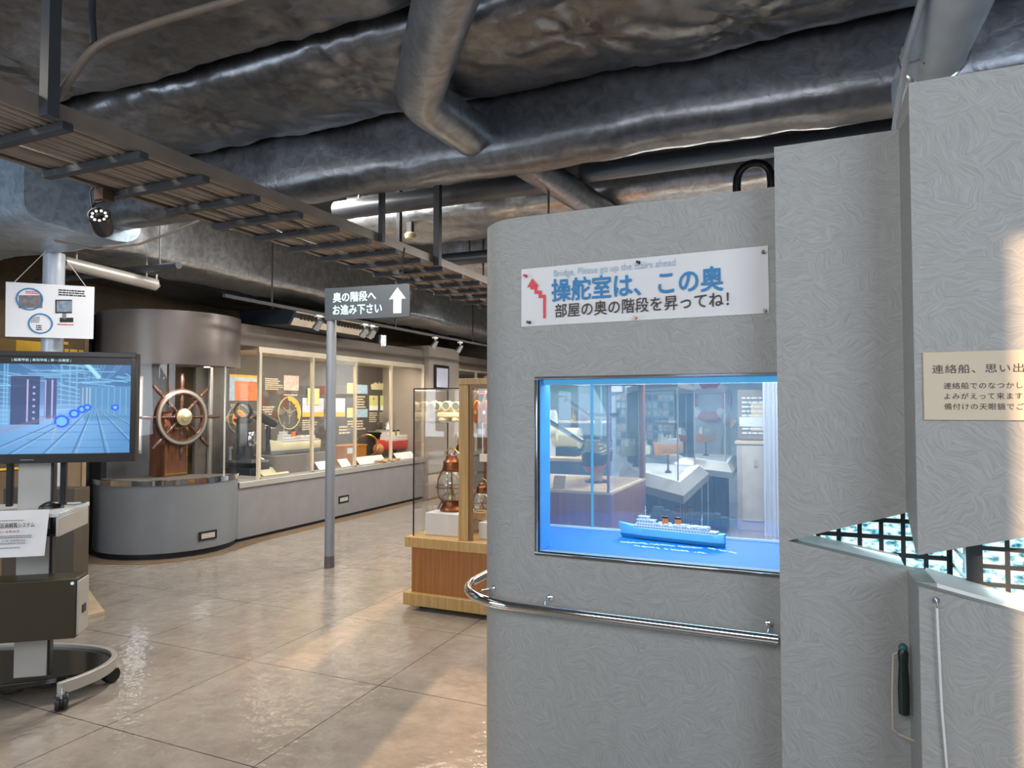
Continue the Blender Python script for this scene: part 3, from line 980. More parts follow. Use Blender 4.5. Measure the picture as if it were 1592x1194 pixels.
# horizon near 48 % height, vanishing point at 80 % across
vp = np.array([0.80, 0.50])
base = np.array([0.16, 0.34, 0.60])
img[:] = base
up = yv > .5
img[up] = np.array([0.11, 0.27, 0.50])
g = np.clip(1 - np.hypot((S - .62) * 1.4, (yv - .40)) * 1.7, 0, 1)
img += g[..., None] * np.array([0.22, 0.24, 0.30])
img[(yv < .46) & (yv < .46 - .0 * S)] += np.array([0.03, .08, .10])
def line(x0, y0, x1, y1, w, c, a=1.0):
    dx, dy = x1 - x0, y1 - y0
    l2 = dx * dx + dy * dy
    t = np.clip(((S - x0) * dx + (yv - y0) * dy) / l2, 0, 1)
    d = np.hypot((S - x0 - t * dx) * 1.75, yv - y0 - t * dy)
    k = np.clip((w - d) / (w * .6), 0, 1) * a
    img[:] = img * (1 - k[..., None]) + np.array(c) * k[..., None]
def rect(x0, y0, x1, y1, c, a=1.0):
    k = ((S >= x0) & (S <= x1) & (yv >= y0) & (yv <= y1)) * a
    img[:] = img * (1 - k[..., None]) + np.array(c) * k[..., None]
def disc(x, y, r, c, a=1.0, ring=None):
    d = np.hypot((S - x) * 1.75, yv - y)
    if ring: k = np.clip((ring - np.abs(d - r)) / ring * 1.6, 0, 1) * a
    else: k = np.clip((r - d) / (r * .3), 0, 1) * a
    img[:] = img * (1 - k[..., None]) + np.array(c) * k[..., None]
rr = np.random.RandomState(4)
rect(.77, .34, 1, .70, (.20, .44, .68), .8)
for k in range(7): line(.80 + .03 * k, .40, .80 + .03 * k, .68, .005, (.45, .72, .95), .5)
for k in range(26):                                       # pipes under the deck head
    x = rr.uniform(.2, 1.0); y = rr.uniform(.68, .97)
    line(x, y, min(1, x + rr.uniform(.08, .3)), y - rr.uniform(-.02, .06), .006, (.40, .80, 1.0), .75)
for k in range(14):
    x = rr.uniform(.35, 1.0)
    line(x, 1.0, vp[0] + (x - vp[0]) * .35, .72, .006, (.28, .55, .8), .6)
line(.76, .98, .84, .80, .03, (.52, .90, 1.0), .9)
rect(.42, .30, .56, .80, (.10, .13, .26), .85)            # dark cabinet with magenta light strips
rect(.58, .36, .64, .78, (.12, .15, .30), .8)
for x in (.50, .585, .617): line(x, .33, x, .76, .008, (.70, .62, .98), .95)
for k in range(6): disc(.53, .36 + .065 * k, .014, (.62, .62, .95), .9)
for x in (.405, .39, .66, .70, .735): line(x, .30, x, .92, .010, (.32, .62, .85), .8)
for k in range(12): line(.28, .30 + .05 * k, .41, .31 + .045 * k, .006, (.45, .78, .95), .6)
for k in range(6): line(.645, .45 + .055 * k, .75, .46 + .04 * k, .006, (.45, .82, 1.0), .7)
for k, x in enumerate((.765, .785, .80)): line(x, .50, x, .68, .008, (.75, .80, .80), .6)
for x0, x1 in ((.30, .80), (.42, .80), (.58, .81), (.72, .815), (.88, .83), (1.05, .84), (1.25, .85)):
    line(x0, 0, x1, .47, .008, (.10, .24, .46), .8)
    line(x0 + .02, 0, x1, .47, .005, (.55, .76, .92), .6)
for k in range(5):
    y = .06 + .08 * k
    line(.5, y, 1.0, y - .01, .004, (.12, .26, .46), .5)
for x, y, r_ in ((.665, .33, .055), (.725, .41, .036), (.762, .455, .030), (.788, .475, .026), (.925, .475, .026)):
    disc(x, y, r_ * 1.7, (.20, .35, .98), .45)
    disc(x, y, r_, (.30, .68, 1.0), 1)
    disc(x, y, r_, (.06, .22, .95), 1, .012)
line(.62, .12, .64, .30, .01, (.55, .60, .72), .7)
line(.30, .18, .62, .38, .03, (.50, .36, .46), .35)
rect(0, .93, 1, 1, (.03, .025, .03), 1)
img = np.clip(img, 0, 1)
vs = [(SX0 + (SX1 - SX0) * i / NW, .010, SZ0 + (SZ1 - SZ0) * j / NH) for j in range(NH + 1) for i in range(NW + 1)]
fs = [(j * (NW + 1) + i, j * (NW + 1) + i + 1, (j + 1) * (NW + 1) + i + 1, (j + 1) * (NW + 1) + i) for j in range(NH) for i in range(NW)]
scr = kpart('screen', MB().add(vs, fs), colour_attr_mat('lit_screen', 1.0), 'lit screen showing a blue vehicle deck', fix=False)
ca = scr.data.color_attributes.new('picture', 'FLOAT_COLOR', 'CORNER')
buf = np.ones((NH * NW, 4, 4), dtype=np.float32)
buf[:, :, :3] = (img.reshape(NH * NW, 1, 3)) ** 1.35
ca.data.foreach_set('color', buf.ravel())
tx = text_mb('| 船尾甲板 | 車両甲板 | 第一主機室 |', .26, .016, bold=.012)
tx.v = [Vector((p.x + .01, .0085, p.y + SZ1 - .026)) for p in tx.v]
part('caption', tx, glow('screen_caption', '#bfe9f5', 1.0), scr, world=False, fix=False)

kpart('post', MB().box(.012, .160, .10, .15, .14, 1.75), M_STEELGREY, 'satin silver post', bevel=.004)
kpart('post_side', MB().box(.160, .172, .102, .148, .14, 1.30), M_BLACK, 'dark post side', bevel=.003)
for x in (-.035, .205):
    kpart('bracket', MB().box(x, x + .026, .085, .115, 1.0, 1.34), M_BLACK, 'black screen bracket', bevel=.003)
SHZ = .985
sh = kpart('shelf', MB().box(-.42, .270, -.09, .32, SHZ - .022, SHZ), mat('pale_shelf', '#b9c0c4', .3), 'pale grey shelf', bevel=.004)
part('shelf_side', MB().box(.254, .270, -.09, .30, SHZ - .115, SHZ - .022), M_STEELGREY, sh, 'satin silver shelf cheek', world=False, bevel=.003)
part('tray', MB().box(-.42, .254, -.07, .28, SHZ - .115, SHZ - .105), M_BLACK, sh, 'black keyboard tray', world=False)
bx = kpart('computer_box', MB().box(-.42, .335, -.05, .10, .362, .655), M_BROWNBOX, 'dark olive computer box', bevel=.006)
part('side_plate', MB().box(.336, .346, -.045, .095, .375, .64), M_STEELGREY, bx, 'silver side plate', world=False, bevel=.003)
part('socket', MB().box(.346, .349, .0, .05, .47, .51), M_BLACK, bx, world=False)
part('power_light', MB().ball((.318, -.052, .632), .008, 10, 6), glow('power_led', '#cfe2ff', .9), bx, 'white power light', world=False)
# base plate with the silver band bent around its end
path = [(.248, .0), (.30, .055), (.345, .12), (.385, .20), (.402, .29), (.395, .37), (.355, .45), (.29, .515), (.20, .57), (.05, .64), (-.2, .70), (-.42, .73)]
def smooth(pp, it=2):
    for _ in range(it):
        q = [pp[0]]
        for a, b in zip(pp, pp[1:]):
            q += [(a[0] * .75 + b[0] * .25, a[1] * .75 + b[1] * .25), (a[0] * .25 + b[0] * .75, a[1] * .25 + b[1] * .75)]
        q.append(pp[-1]); pp = q
    return pp
path = smooth(path)
def band(pp, t, z0, z1):
    m = MB(); rings = []
    for i, p in enumerate(pp):
        a = Vector(pp[max(i - 1, 0)]); b = Vector(pp[min(i + 1, len(pp) - 1)])
        d = (b - a).normalized(); nn = Vector((d.y, -d.x))
        o1 = Vector(p) + nn * t / 2; o2 = Vector(p) - nn * t / 2
        rings.append([(o1.x, o1.y, z0), (o1.x, o1.y, z1), (o2.x, o2.y, z1), (o2.x, o2.y, z0)])
    return m.rings(rings)
kpart('base_band', band(path, .028, .075, .135), M_STEELGREY, 'silver band of the base', bevel=.003, ang=30)
pl_ = [(-.45, .02), (.10, .10), (.30, .16)] + [(p[0] - .012, p[1] - .004) for p in path if p[1] > .2]
kpart('base_plate', MB().prism(pl_ + [(-.45, .72)], .090, .118), mat('dark_gloss_base', '#25231d', .12), 'glossy black base plate', bevel=.003)
for (x, y, a) in ((.262, .004, 20), (.385, .33, -40), (-.40, .70, 10)):
    Mc = Matrix.Translation((x, y, .042)) @ Matrix.Rotation(R(a), 4, 'Z') @ Matrix.Rotation(R(90), 4, 'Y')
    cst = kpart('caster', MB().lathe([(.010, -.030), (.037, -.029), (.042, -.023), (.042, -.009), (.031, -.005), (.031, .005), (.042, .009), (.042, .023), (.037, .029), (.010, .030)], 24, Mc), M_BLACK, 'twin-wheel black caster')
    part('fork', MB().cbox((x, y, .074), (.03, .056, .024), None).tube([(x, y, .08), (x, y, .11)], .008, 10), M_SILVER, cst, world=False)
kpart('power_cable', MB().tube([(.0, .2, .09), (.05, .22, .05), (.10, .24, .035), (.18, .26, .04), (.24, .30, .05), (.28, .34, .085)], .005, 8), M_BLACK, 'black power cable')
kpart('power_cable', MB().tube([(-.06, .12, .09), (-.05, .14, .055), (-.01, .16, .045), (.03, .16, .055), (.05, .15, .09)], .004, 8), M_BLACK, 'black power cable')
KM = frame(kio)
def kw(x, y, z): return KM @ Vector((x, y, z))
KXD = KM.to_3x3() @ X; KYD = KM.to_3x3() @ Y
# computer mouse on the shelf
mo = thing('computer_mouse', 'black computer mouse with cable on the pale kiosk shelf', 'mouse', kw(.165, .10, SHZ), KR + R(-62))
rings = []
for i in range(13):
    s = i / 12
    w = .031 * math.sin(PI * min(max(s, .03), .97)) ** .45; h = .036 * math.sin(PI * min(max(s * .9 + .06, .04), .96)) ** .7
    rings.append([(w * math.cos(a), -.055 + .11 * s, max(0, h * math.sin(a))) for a in [PI * k / 12 for k in range(13)]] + [(-w * .9, -.055 + .11 * s, 0), (w * .9, -.055 + .11 * s, 0)])
part('body', MB().rings(rings), M_BLACK, mo, world=False, ang=60)
part('scroll_wheel', MB().lathe([(.002, -.004), (.009, -.004), (.009, .004), (.002, .004)], 14, Matrix.Translation((0, .032, .026)) @ Matrix.Rotation(R(90), 4, 'Y')), M_SILVER, mo, world=False)
part('cable', MB().tube([(0, .055, .012), (-.02, .10, .005), (-.06, .14, .003), (-.10, .17, .003), (-.12, .15, .003)], .0022, 6), M_BLACK, mo, world=False)
# paper notice hanging from the shelf edge
nt_ = thing('notice', 'white paper notice taped to the front edge of the kiosk shelf', 'notice', kw(-.05, -.095, .79), KR)
vs = []; NU = 14; NV = 8
PW0, PW1, PZ0, PZ1 = -.20, .228, .785, 1.004
for j in range(NV + 1):
    for i in range(NU + 1):
        s, t_ = i / NU, j / NV
        vs.append((PW0 + (PW1 - PW0) * s - .012 * t_ * s, -.096 - .014 * t_ + .004 * math.sin(s * 6) * t_, PZ1 + (PZ0 - PZ1) * t_))
nmb = MB().add([(kw(*v)) for v in vs], [(j * (NU + 1) + i, (j + 1) * (NU + 1) + i, (j + 1) * (NU + 1) + i + 1, j * (NU + 1) + i + 1) for j in range(NV) for i in range(NU)])
part('sheet', nmb, M_PAPER, nt_)
def on_notice(s, x, z, w, h, m, **k):
    lettering(s, kw(x - .040, -.1165, z), KXD, Z, m, nt_, w=w, h=h, lift=0, **k)
on_notice('非公開区画観覧システム', .018, .925, .195, .024, M_BLKTX, bold=.012)
on_notice('体験時間 8 時 〜 18 時 30 分', .0, .902, .15, .012, mat('magenta_ink', '#b0305c', .6, var=0), bold=.012)
on_notice('THE NIPPON', .075, .860, .10, .009, M_GREYTX, bold=.012)
on_notice('FOUNDATION', .075, .847, .10, .009, M_GREYTX, bold=.012)
u_ = MB().torus((0, 0, 0), .008, .0022, None, 20, 6, PI).v
lg = MB().torus((0, 0, 0), .008, .0022, Matrix.Rotation(PI, 4, 'Z'), 20, 6, PI).tube([(-.008, 0, 0), (-.008, .008, 0)], .0022, 6).tube([(.008, 0, 0), (.008, .008, 0)], .0022, 6)
part('emblem', lay(lg, kw(.018, -.1155, .857), KXD, Z), M_GREYTX, nt_)
for (x, z, w, h, n, sd) in ((-.10, .958, .27, .007, 1, 1), (-.12, .876, .35, .017, 2, 2), (-.12, .828, .28, .008, 1, 4), (-.12, .850, .15, .008, 1, 5)):
    part('small_print', lay(rows(n, w, h, sd, jag=.08), kw(x - .040, -.1165, z), KXD, Z, 0), M_GREYTX, nt_, fix=False)

# ------------------------------------------------------------------ column with the hanging instruction board
cp = py(82, 500, 3.3)
CXc, CYc = cp.x, 3.3
colm = solo('support_column', MB().lathe([(.071, 0), (.071, 2.65)], 28, Matrix.Translation((CXc, CYc, 0))), M_COLUMN, 'round silver-wrapped column behind the hanging white instruction board', 'column', (CXc, CYc, 0))
Bo = Vector((CXc, CYc, 0)) - Vector((CXc, CYc, 0)).normalized() * .13
Bd = Vector((math.cos(R(59)), math.sin(R(59)), 0)); Bn = Bd.cross(Z)
def onb(u, v):
    r = ray(u, v)
    return EYE + r * ((Bo - EYE).dot(Bn) / r.dot(Bn))
B = [onb(9, 438), onb(147, 446), onb(145, 527), onb(8, 523)]
bd = thing('instruction_board', 'white instruction board hanging by two strings in front of the silver column', 'sign board', (B[0] + B[2]) / 2)
part('board', MB().quad(B[3], B[2], B[1], B[0], .006), mat('board_white', '#e3e6ec', .45, var=.02), bd)
bxd = (B[2] - B[3]).normalized(); bn_ = bxd.cross(Z)
def bpt(u, v):
    r = ray(u, v); t_ = (B[3] - EYE).dot(bn_) / r.dot(bn_)
    return EYE + r * t_ + bn_ * .001
for (u, v, a) in ((46, 465, 20), (63, 503, 18)):
    c = bpt(u, v); rad = (bpt(u + a, v) - c).length
    Mx = Matrix((bxd, Z, bn_)).transposed().to_4x4()
    part('printed_ring', MB().torus(c, rad, .005, Mx, 40, 6), M_BLUETX, bd, 'blue ring')
def brect(u0, v0, u1, v1, m, nm, lab=None, lift=.001):
    P = [bpt(u0, v1) + bn_ * lift, bpt(u1, v1) + bn_ * lift, bpt(u1, v0) + bn_ * lift, bpt(u0, v0) + bn_ * lift]
    return part(nm, MB().quad(*P, .001), m, bd, lab)
M_PSCR = mat('printed_screen', '#7f93a5', .6, var=.3, vscale=40)
brect(29, 459, 66, 479, mat('printed_grey_photo', '#777479', .6, var=.3, vscale=40), 'printed_photo')
brect(86, 466, 112, 487, M_BLKTX, 'printed_screen_edge'); brect(88, 468, 112, 485, M_PSCR, 'printed_screen', None, .0025)
brect(97, 487, 103, 496, M_GREYTX, 'printed_stand'); brect(93, 494, 114, 501, M_BLKTX, 'printed_stand')
for (u, v, w, h, n, sd, m) in ((40, 456, 20, 5, 2, 11, M_REDTX), (91, 459, 42, 11, 3, 12, M_BLKTX), (89, 505, 26, 3, 1, 13, M_REDTX), (48, 501, 14, 10, 4, 14, M_GREYTX), (56, 513, 10, 9, 3, 15, M_BLKTX)):
    a_, b_ = bpt(u, v), bpt(u + w, v)
    part('small_print', lay(rows(n, (b_ - a_).length, abs(bpt(u, v - h).z - a_.z), sd, jag=.1), a_, bxd, Z), m, bd, fix=False)
knot = onb(84, 378)
for u, v in ((22, 436), (134, 443)):
    part('string', MB().tube([bpt(u, v + 3), knot], .0025, 6), M_PAPER, bd, 'white string')
part('knot', MB().ball(knot, .018, 10, 8), M_WHITE, bd)

# ------------------------------------------------------------------ direction sign on its pole
pb = pz(512, 882, 0); 
sp = thing('direction_sign', 'slate direction sign with white up arrow on a tall grey pole', 'sign', pb)
part('pole', MB().tube([pb + Z * .11, pb + Z * 2.6], .046, 24), mat('grey_pole_paint', '#858a91', .4, .2, var=.03), sp, 'grey pole')
part('pole_foot', MB().tube([pb + Z * .0, pb + Z * .11], .047, 24), mat('dark_pole_foot', '#5b5557', .4), sp, 'dark pole foot')
sdir = Vector((1, .10, 0)).normalized()
YSG = pb.y - .055
def spt(u, v):
    n_ = Vector((sdir.y, -sdir.x, 0)); o = Vector((pb.x, YSG, 0))
    r = ray(u, v); t_ = (o - EYE).dot(n_) / r.dot(n_)
    return EYE + r * t_
S4 = [spt(505, 498), spt(637, 490), spt(637, 441), spt(505, 448)]
S4[1].z = S4[0].z; S4[3].z = S4[2].z = (S4[2].z + S4[3].z) / 2
part('board', MB().quad(*S4, .022), M_SIGN, sp, 'slate board', bevel=.002)
W_ = (S4[1] - S4[0]).length; H_ = S4[2].z - S4[1].z
def on_sign(s, fx, fz, fw_, fh, m, **k): lettering(s, S4[0] + sdir * W_ * fx + Z * H_ * fz, sdir, Z, m, sp, w=W_ * fw_, h=H_ * fh, lift=.0015, **k)
on_sign('奥の階段へ', .10, .545, .51, .30, M_SIGNTX, bold=.028)
on_sign('お進み下さい', .10, .15, .58, .30, M_SIGNTX, bold=.028)
ar = [(.86, .90), (.955, .55), (.905, .55), (.905, .12), (.815, .12), (.815, .55), (.765, .55)]
mb = MB(); mb.prism([(a * W_ - W_ * .0, b * H_) for a, b in ar], 0, .002)
part('up_arrow', lay(mb, S4[0], sdir, Z, .0005), M_CARD, sp, 'white up arrow')

# ================================================================== ship's wheel niche
NC = Vector((-6.34, 5.32, 0)); NR = .70
nic = thing('wheel_niche', 'round grey display niche with curved header and base holding the ship wheel', 'display niche', NC)
A0, A1 = R(-135), R(36)
MT = Matrix.Translation(NC)
def shell(prof, arc=(A0, A1), n=48): return MB().lathe(prof, n, MT, arc)
part('base', shell([(NR - .05, .06), (NR, .06), (NR, .725), (NR - .05, .725)]), mat('slate_laminate', '#6f7479', .38, var=.04), nic, 'slate grey curved base')
part('plinth', shell([(NR - .06, 0), (NR - .025, 0), (NR - .025, .06), (NR - .06, .06)]), M_BLACK, nic, 'black plinth')
part('rim', shell([(NR - .04, .725), (NR + .012, .725), (NR + .012, .775), (NR - .04, .775)]), M_CHROME, nic, 'chrome rim')
part('deck', MB().lathe([(.01, .755), (NR - .03, .755), (NR - .03, .77), (.01, .77)], 48, MT, (A0, A1)), M_DARKIN, nic)
part('header', shell([(NR - .04, 1.93), (NR + .01, 1.93), (NR + .01, 2.47), (NR - .04, 2.47)]), M_HEADER, nic, 'satin brown-grey curved header')
part('header_underside', MB().lathe([(.01, 1.935), (NR - .03, 1.935), (NR - .03, 1.95), (.01, 1.95)], 48, MT, (A0, A1)), M_DARKIN, nic)
part('curved_pane', shell([(NR - .018, .775), (NR - .014, .775), (NR - .014, 1.93), (NR - .018, 1.93)], (R(-80), R(40))), M_GLASS, nic)
e_ = R(9)
part('pane_edge', MB().tube([NC + Vector((.684 * math.cos(e_), .684 * math.sin(e_), .775)), NC + Vector((.684 * math.cos(e_), .684 * math.sin(e_), 1.93))], .010, 8), M_ALU, nic, 'bright pane edge')
part('back_panel', MB().box(-6.88, -6.86, 4.48, 5.70, 0, 2.5), mat('niche_back', '#5d636a', .45), nic, 'dark back panel')
part('end_panel', MB().box(-6.80, -6.62, 4.74, 4.80, 0, 2.46), M_BLACK, nic, 'black end panel')
vg = MB().box(-.10, .10, -.006, .006, -.045, .045)
va = R(-9)
Mv = MT @ Matrix.Rotation(va, 4, 'Z') @ Matrix.Translation((NR + .004, 0, .19)) @ Matrix.Rotation(R(90), 4, 'Z')
part('vent', MB().add(vg.v, vg.f, Mv), M_BLACK, nic, 'black vent frame')
vg = MB().box(-.075, .075, -.008, .008, -.026, .026)
part('vent_grille', MB().add(vg.v, vg.f, Mv), M_STEELGREY, nic, 'grey vent grille')
lamp('niche_spot', 'SPOT', (-5.80, 5.02, 1.90), 62, (1, .95, .9), spot=R(130), size=.04, aim=(-6.2, 5.25, 1.2))
dl = NC + Vector((.42, .10, 1.925))
part('downlight', MB().lathe([(.002, 0), (.032, 0), (.032, .012), (.002, .012)], 20, Matrix.Translation(dl)), glow('downlight_glow', '#fff4e0', 3.0), nic, 'lit downlight')

WC = Vector((-6.07, 5.235, 1.395))
wt = thing('ship_helm', "wooden ship's wheel with eight turned handles and brass hub on a mahogany pedestal", "ship's wheel", (WC.x - .2, WC.y, .77))
Wn = R(-6)
Mw = Matrix.Translation(WC) @ Matrix.Rotation(Wn, 4, 'Z') @ Matrix.Rotation(R(90), 4, 'Y')
def wl(r0, r1, z0, z1, n=48): return MB().lathe([(r0, z0), (r1, z0), (r1, z1), (r0, z1)], n, Mw).add([], [])
def ringm(r0, r1, z0, z1, n=56):
    m = MB(); rings = []
    for i in range(n + 1):
        a = 2 * PI * i / n; ca, sa = math.cos(a), math.sin(a)
        rings.append([Mw @ Vector((r0 * ca, r0 * sa, z0)), Mw @ Vector((r1 * ca, r1 * sa, z0)), Mw @ Vector((r1 * ca, r1 * sa, z1)), Mw @ Vector((r0 * ca, r0 * sa, z1))])
    return m.rings(rings, cap=False)
part('rim', ringm(.242, .300, -.028, .028), M_WOODD, wt, 'mahogany rim', bevel=.006)
part('rim_inlay', ringm(.258, .286, .028, .032), mat('pale_rim_inlay', '#94968c', .3, .6), wt, 'pale metal rim inlay')
part('hub', MB().lathe([(.01, -.05), (.085, -.05), (.085, .02), (.095, .03), (.095, .045), (.07, .05), (.045, .055), (.04, .075), (.012, .085)], 28, Mw), M_WOODD, wt)
part('hub_cap', MB().lathe([(.088, .046), (.088, .05), (.05, .06), (.046, .078), (.02, .09), (.002, .092)], 28, Mw), mat('pale_brass', '#d9cfa6', .3, .9), wt, 'pale brass hub cap')
spk = [(.010, .07), (.020, .08), (.020, .09), (.013, .10), (.019, .125), (.013, .14), (.018, .165), (.021, .18), (.014, .20), (.017, .235), (.017, .30), (.016, .305), (.021, .31), (.013, .32), (.018, .335), (.0215, .37), (.019, .41), (.014, .44), (.016, .452), (.008, .462), (.001, .463)]
for k in range(8):
    Ms = Mw @ Matrix.Rotation(2 * PI * k / 8, 4, 'Z') @ Matrix.Rotation(R(90), 4, 'Y')
    part('spoke', MB().lathe(spk, 14, Ms), M_WOODD, wt)
Mp = Matrix.Translation((WC.x, WC.y, 0)) @ Matrix.Rotation(Wn, 4, 'Z')
pd = part('pedestal', MB().box(-.34, -.08, -.135, .135, .77, 1.32, Mp).lathe([(.13, -.13), (.13, .13)], 20, Mp @ Matrix.Translation((-.21, 0, 1.32)) @ Matrix.Rotation(R(90), 4, 'X')), wood_mat('pedestal_wood', '#5a3322', '#7d4e34', rough=.35), wt, bevel=.004)
fr = MB()
for (y0, y1, z0, z1) in ((-.125, -.113, .80, 1.28), (.113, .125, .80, 1.28), (-.125, .125, .79, .802), (-.125, .125, 1.27, 1.282)):
    fr.box(-.082, -.074, y0, y1, z0, z1, Mp)
part('brass_trim', fr, M_BRASS, pd, 'brass edge trim')
part('axle', MB().lathe([(.035, -.12), (.035, -.04)], 16, Mw), M_BRASS, wt)
solo('label_plate', MB().box(-6.859, -6.852, 4.93, 5.06, 1.70, 1.745), M_CARD, 'small white label plate on the dark wall behind the wheel', 'label')
fy = px(221, 640, -6.85).y
fp = MB().box(-6.859, -6.84, fy - .16, fy, px(221, 705, -6.85).z, px(221, 585, -6.85).z)
dk = thing('framed_document', 'white framed document on the dark wall beside the wheel niche, half hidden by the screen', 'framed document', (-6.85, 4.72, 1.02))
part('frame', fp, M_ALU, dk, bevel=.003)
part('sheet', MB().box(-6.84, -6.836, fy - .14, fy - .02, px(221, 700, -6.85).z, px(221, 590, -6.85).z), M_CARD, dk)
# carpet ring on the floor in front of the niche and case
M_CARPET = mat('brown_carpet', '#6f5c48', .95, bump=.6, bscale=200)
rings = []
pp = [(NC.x + (NR + .16) * math.cos(a), NC.y + (NR + .16) * math.sin(a)) for a in [R(-120 + 113 * k / 30) for k in range(31)]] + [(-5.62, 5.95), (-5.62, 12.5), (-5.71, 12.5), (-5.71, 9.72), (-5.79, 9.72), (-5.79, 5.72)] + [(NC.x + (NR + .02) * math.cos(a), NC.y + (NR + .02) * math.sin(a)) for a in [R(33 - 153 * k / 30) for k in range(31)]]
solo('carpet_border', MB().prism(pp, 0.0005, .006), M_CARPET, 'brown carpet border under the wheel niche and the long glass case', 'carpet', (-6, 8, 0.0005))

# ================================================================== the long glass case on the left wall
CX0 = -5.80
PY = [6.08, 7.0, 7.9, 8.8, 9.74]
lc = thing('glass_case', 'long built-in glass case with pale metal posts along the left wall', 'display case', (CX0, 7.9, 0))
part('base', MB().box(-6.86, CX0, 5.76, 9.75, .04, .60), M_GREYBASE, lc, 'grey laminate base')
part('plinth', MB().box(-6.86, CX0 - .03, 5.76, 9.75, 0, .04), M_BLACK, lc, 'black plinth')
part('sill', MB().box(-6.86, CX0 + .03, 5.755, 9.75, .60, .665), M_ALU, lc, 'silver sill', bevel=.004)
part('deck', MB().box(-6.60, CX0 - .05, 6.10, 9.72, .668, .68), M_GREYBROWN, lc)
part('back_panel', MB().box(-6.66, -6.62, 5.9, 9.75, .66, 2.20), M_DARKIN, lc, 'dark back panel')
part('head', MB().box(-6.62, CX0, 6.05, 9.75, 2.165, 2.20).box(CX0 - .022, CX0, 6.05, 9.75, 2.135, 2.165), M_ALUW, lc, 'pale metal head rail')
for y in PY:
    part('post', MB().box(CX0 - .035, CX0 + .002, y - .02, y + .02, .665, 2.165), M_ALUW, lc, 'pale metal post', bevel=.003)
part('post', MB().box(-6.60, -6.565, 6.06, 6.10, .665, 2.165), M_ALU, lc, 'pale metal post', bevel=.003)
for a, b in zip(PY, PY[1:]):
    part('pane', MB().box(CX0 - .022, CX0 - .016, a + .02, b - .02, .67, 2.165), M_GLASS, lc)
part('pane', MB().box(-6.565, CX0 - .035, 6.08, 6.086, .70, 2.165), M_GLASS, lc)
part('bottom_rail', MB().box(-6.58, CX0 - .03, 6.06, 6.10, .665, .70).box(CX0 - .035, CX0 + .002, 6.08, 9.74, .665, .685), M_ALU, lc, 'silver bottom rail')
part('hidden_fill_tube', MB().tube([(CX0 - .05, 6.2, 2.153), (CX0 - .05, 9.65, 2.153)], .008, 8), glow('fill_tube_glow', '#fff0d8', 2.0), lc, 'added light tube hidden by the head rail')  # unseen glowing tube added, tucked behind the head rail
lamp('case_fill', 'AREA', (-5.95, 7.9, 2.14), 40, WARM, size=.12, size_y=3.3, rot=(0, R(25), 0))  # added fill that brightens the back panel of the case
vy = px(534, 788, CX0).y
vt = thing('floor_vent', 'small black-framed vent in the grey case base near the direction sign pole', 'vent', (CX0, vy, .2))
part('frame', MB().box(CX0, CX0 + .008, vy - .11, vy + .11, .20, .30), M_BLACK, vt)
part('grille', MB().box(CX0 + .008, CX0 + .010, vy - .085, vy + .085, .225, .275), M_STEELGREY, vt)
solo('soffit', MB().box(-6.86, CX0 - .02, 5.76, 9.75, 2.20, 2.44), M_GREYBROWN, 'grey-brown soffit panel above the long glass case', 'soffit')

BX = -6.618
def onback(name, u0, v0, u1, v1, m, label, cat, t=.006, group=None, x=BX):
    vm, um = (v0 + v1) / 2, (u0 + u1) / 2
    a, b = px(u0, vm, x).y, px(u1, vm, x).y
    c, d = px(um, v1, x).z, px(um, v0, x).z
    return solo(name, MB().box(x, x + t, a, b, c, d), m, label, cat, None, group), (a, b, c, d)
def backtext(u0, v0, u1, v1, n, seed, m=M_CREAMTX, jag=.3):
    vm, um = (v0 + v1) / 2, (u0 + u1) / 2
    a, b = px(u0, vm, BX).y, px(u1, vm, BX).y
    c, d = px(um, v1, BX).z, px(um, v0, BX).z
    part('caption_text', lay(rows(n, b - a, d - c, seed, jag=jag), (BX, a, c), Y, Z, .002), m, lc, fix=False)
# charts and photographs on the back panel
ch = thing('wall_chart', 'orange and blue-grey chart seen through the near end of the long glass case', 'chart', (BX, 6.0, 1.5))
a, b = px(356, 603, BX).y, px(403, 603, BX).y
c, d = px(380, 623, BX).z, px(380, 583, BX).z
part('sheet', MB().box(BX, BX + .006, a, b, c, d), M_BLUEP, ch)
part('orange_field', MB().box(BX + .006, BX + .008, a + (b - a) * .17, b, c, c + (d - c) * .76), M_ORANGE, ch, 'orange field')
part('yellow_strip', MB().box(BX + .006, BX + .008, a, b, d - (d - c) * .1, d), M_YELLOW, ch, 'yellow strip')
part('print', lay(rows(6, (b - a) * .5, (d - c) * .55, 3, fill=.2, jag=.7), (BX, a + (b - a) * .3, c + (d - c) * .1), Y, Z, .009), M_BROWNTX, ch, fix=False)
def backc(u, v): return px(u, v, BX)
MYZ = Matrix((Y, Z, X)).transposed().to_4x4()
def disc_mb(c, r, t=.004): return MB().lathe([(.001, 0), (r, 0), (r, t), (.001, t)], 32, Matrix.Translation(c) @ MYZ)
gy = thing('gyro_emblem', 'round orange and grey gyroscope diagram on the dark panel below the orange chart', 'diagram', backc(371, 651))
c = backc(371, 651); rr_ = (backc(389, 651) - c).length
part('core', disc_mb(c, rr_ * .45), M_ORANGE, gy, 'orange core')
part('core_ring', MB().torus(c + X * .003, rr_ * .50, rr_ * .07, MYZ, 32, 6), M_YELLOW, gy, 'yellow ring')
part('outer_ring', MB().torus(c + X * .003, rr_ * .92, rr_ * .06, MYZ, 40, 6), M_ALU, gy, 'grey ring')
part('axis', MB().box(BX + .001, BX + .005, c.y - .004, c.y + .004, c.z - rr_ * 1.5, c.z + rr_ * 1.45), M_YELLOW, gy, 'yellow axis line')
part('equator', MB().torus(c + X * .004, rr_ * 1.1, rr_ * .05, MYZ @ Matrix.Diagonal((1, .3, 1, 1)), 36, 6), M_YELLOW, gy, 'yellow ellipse')
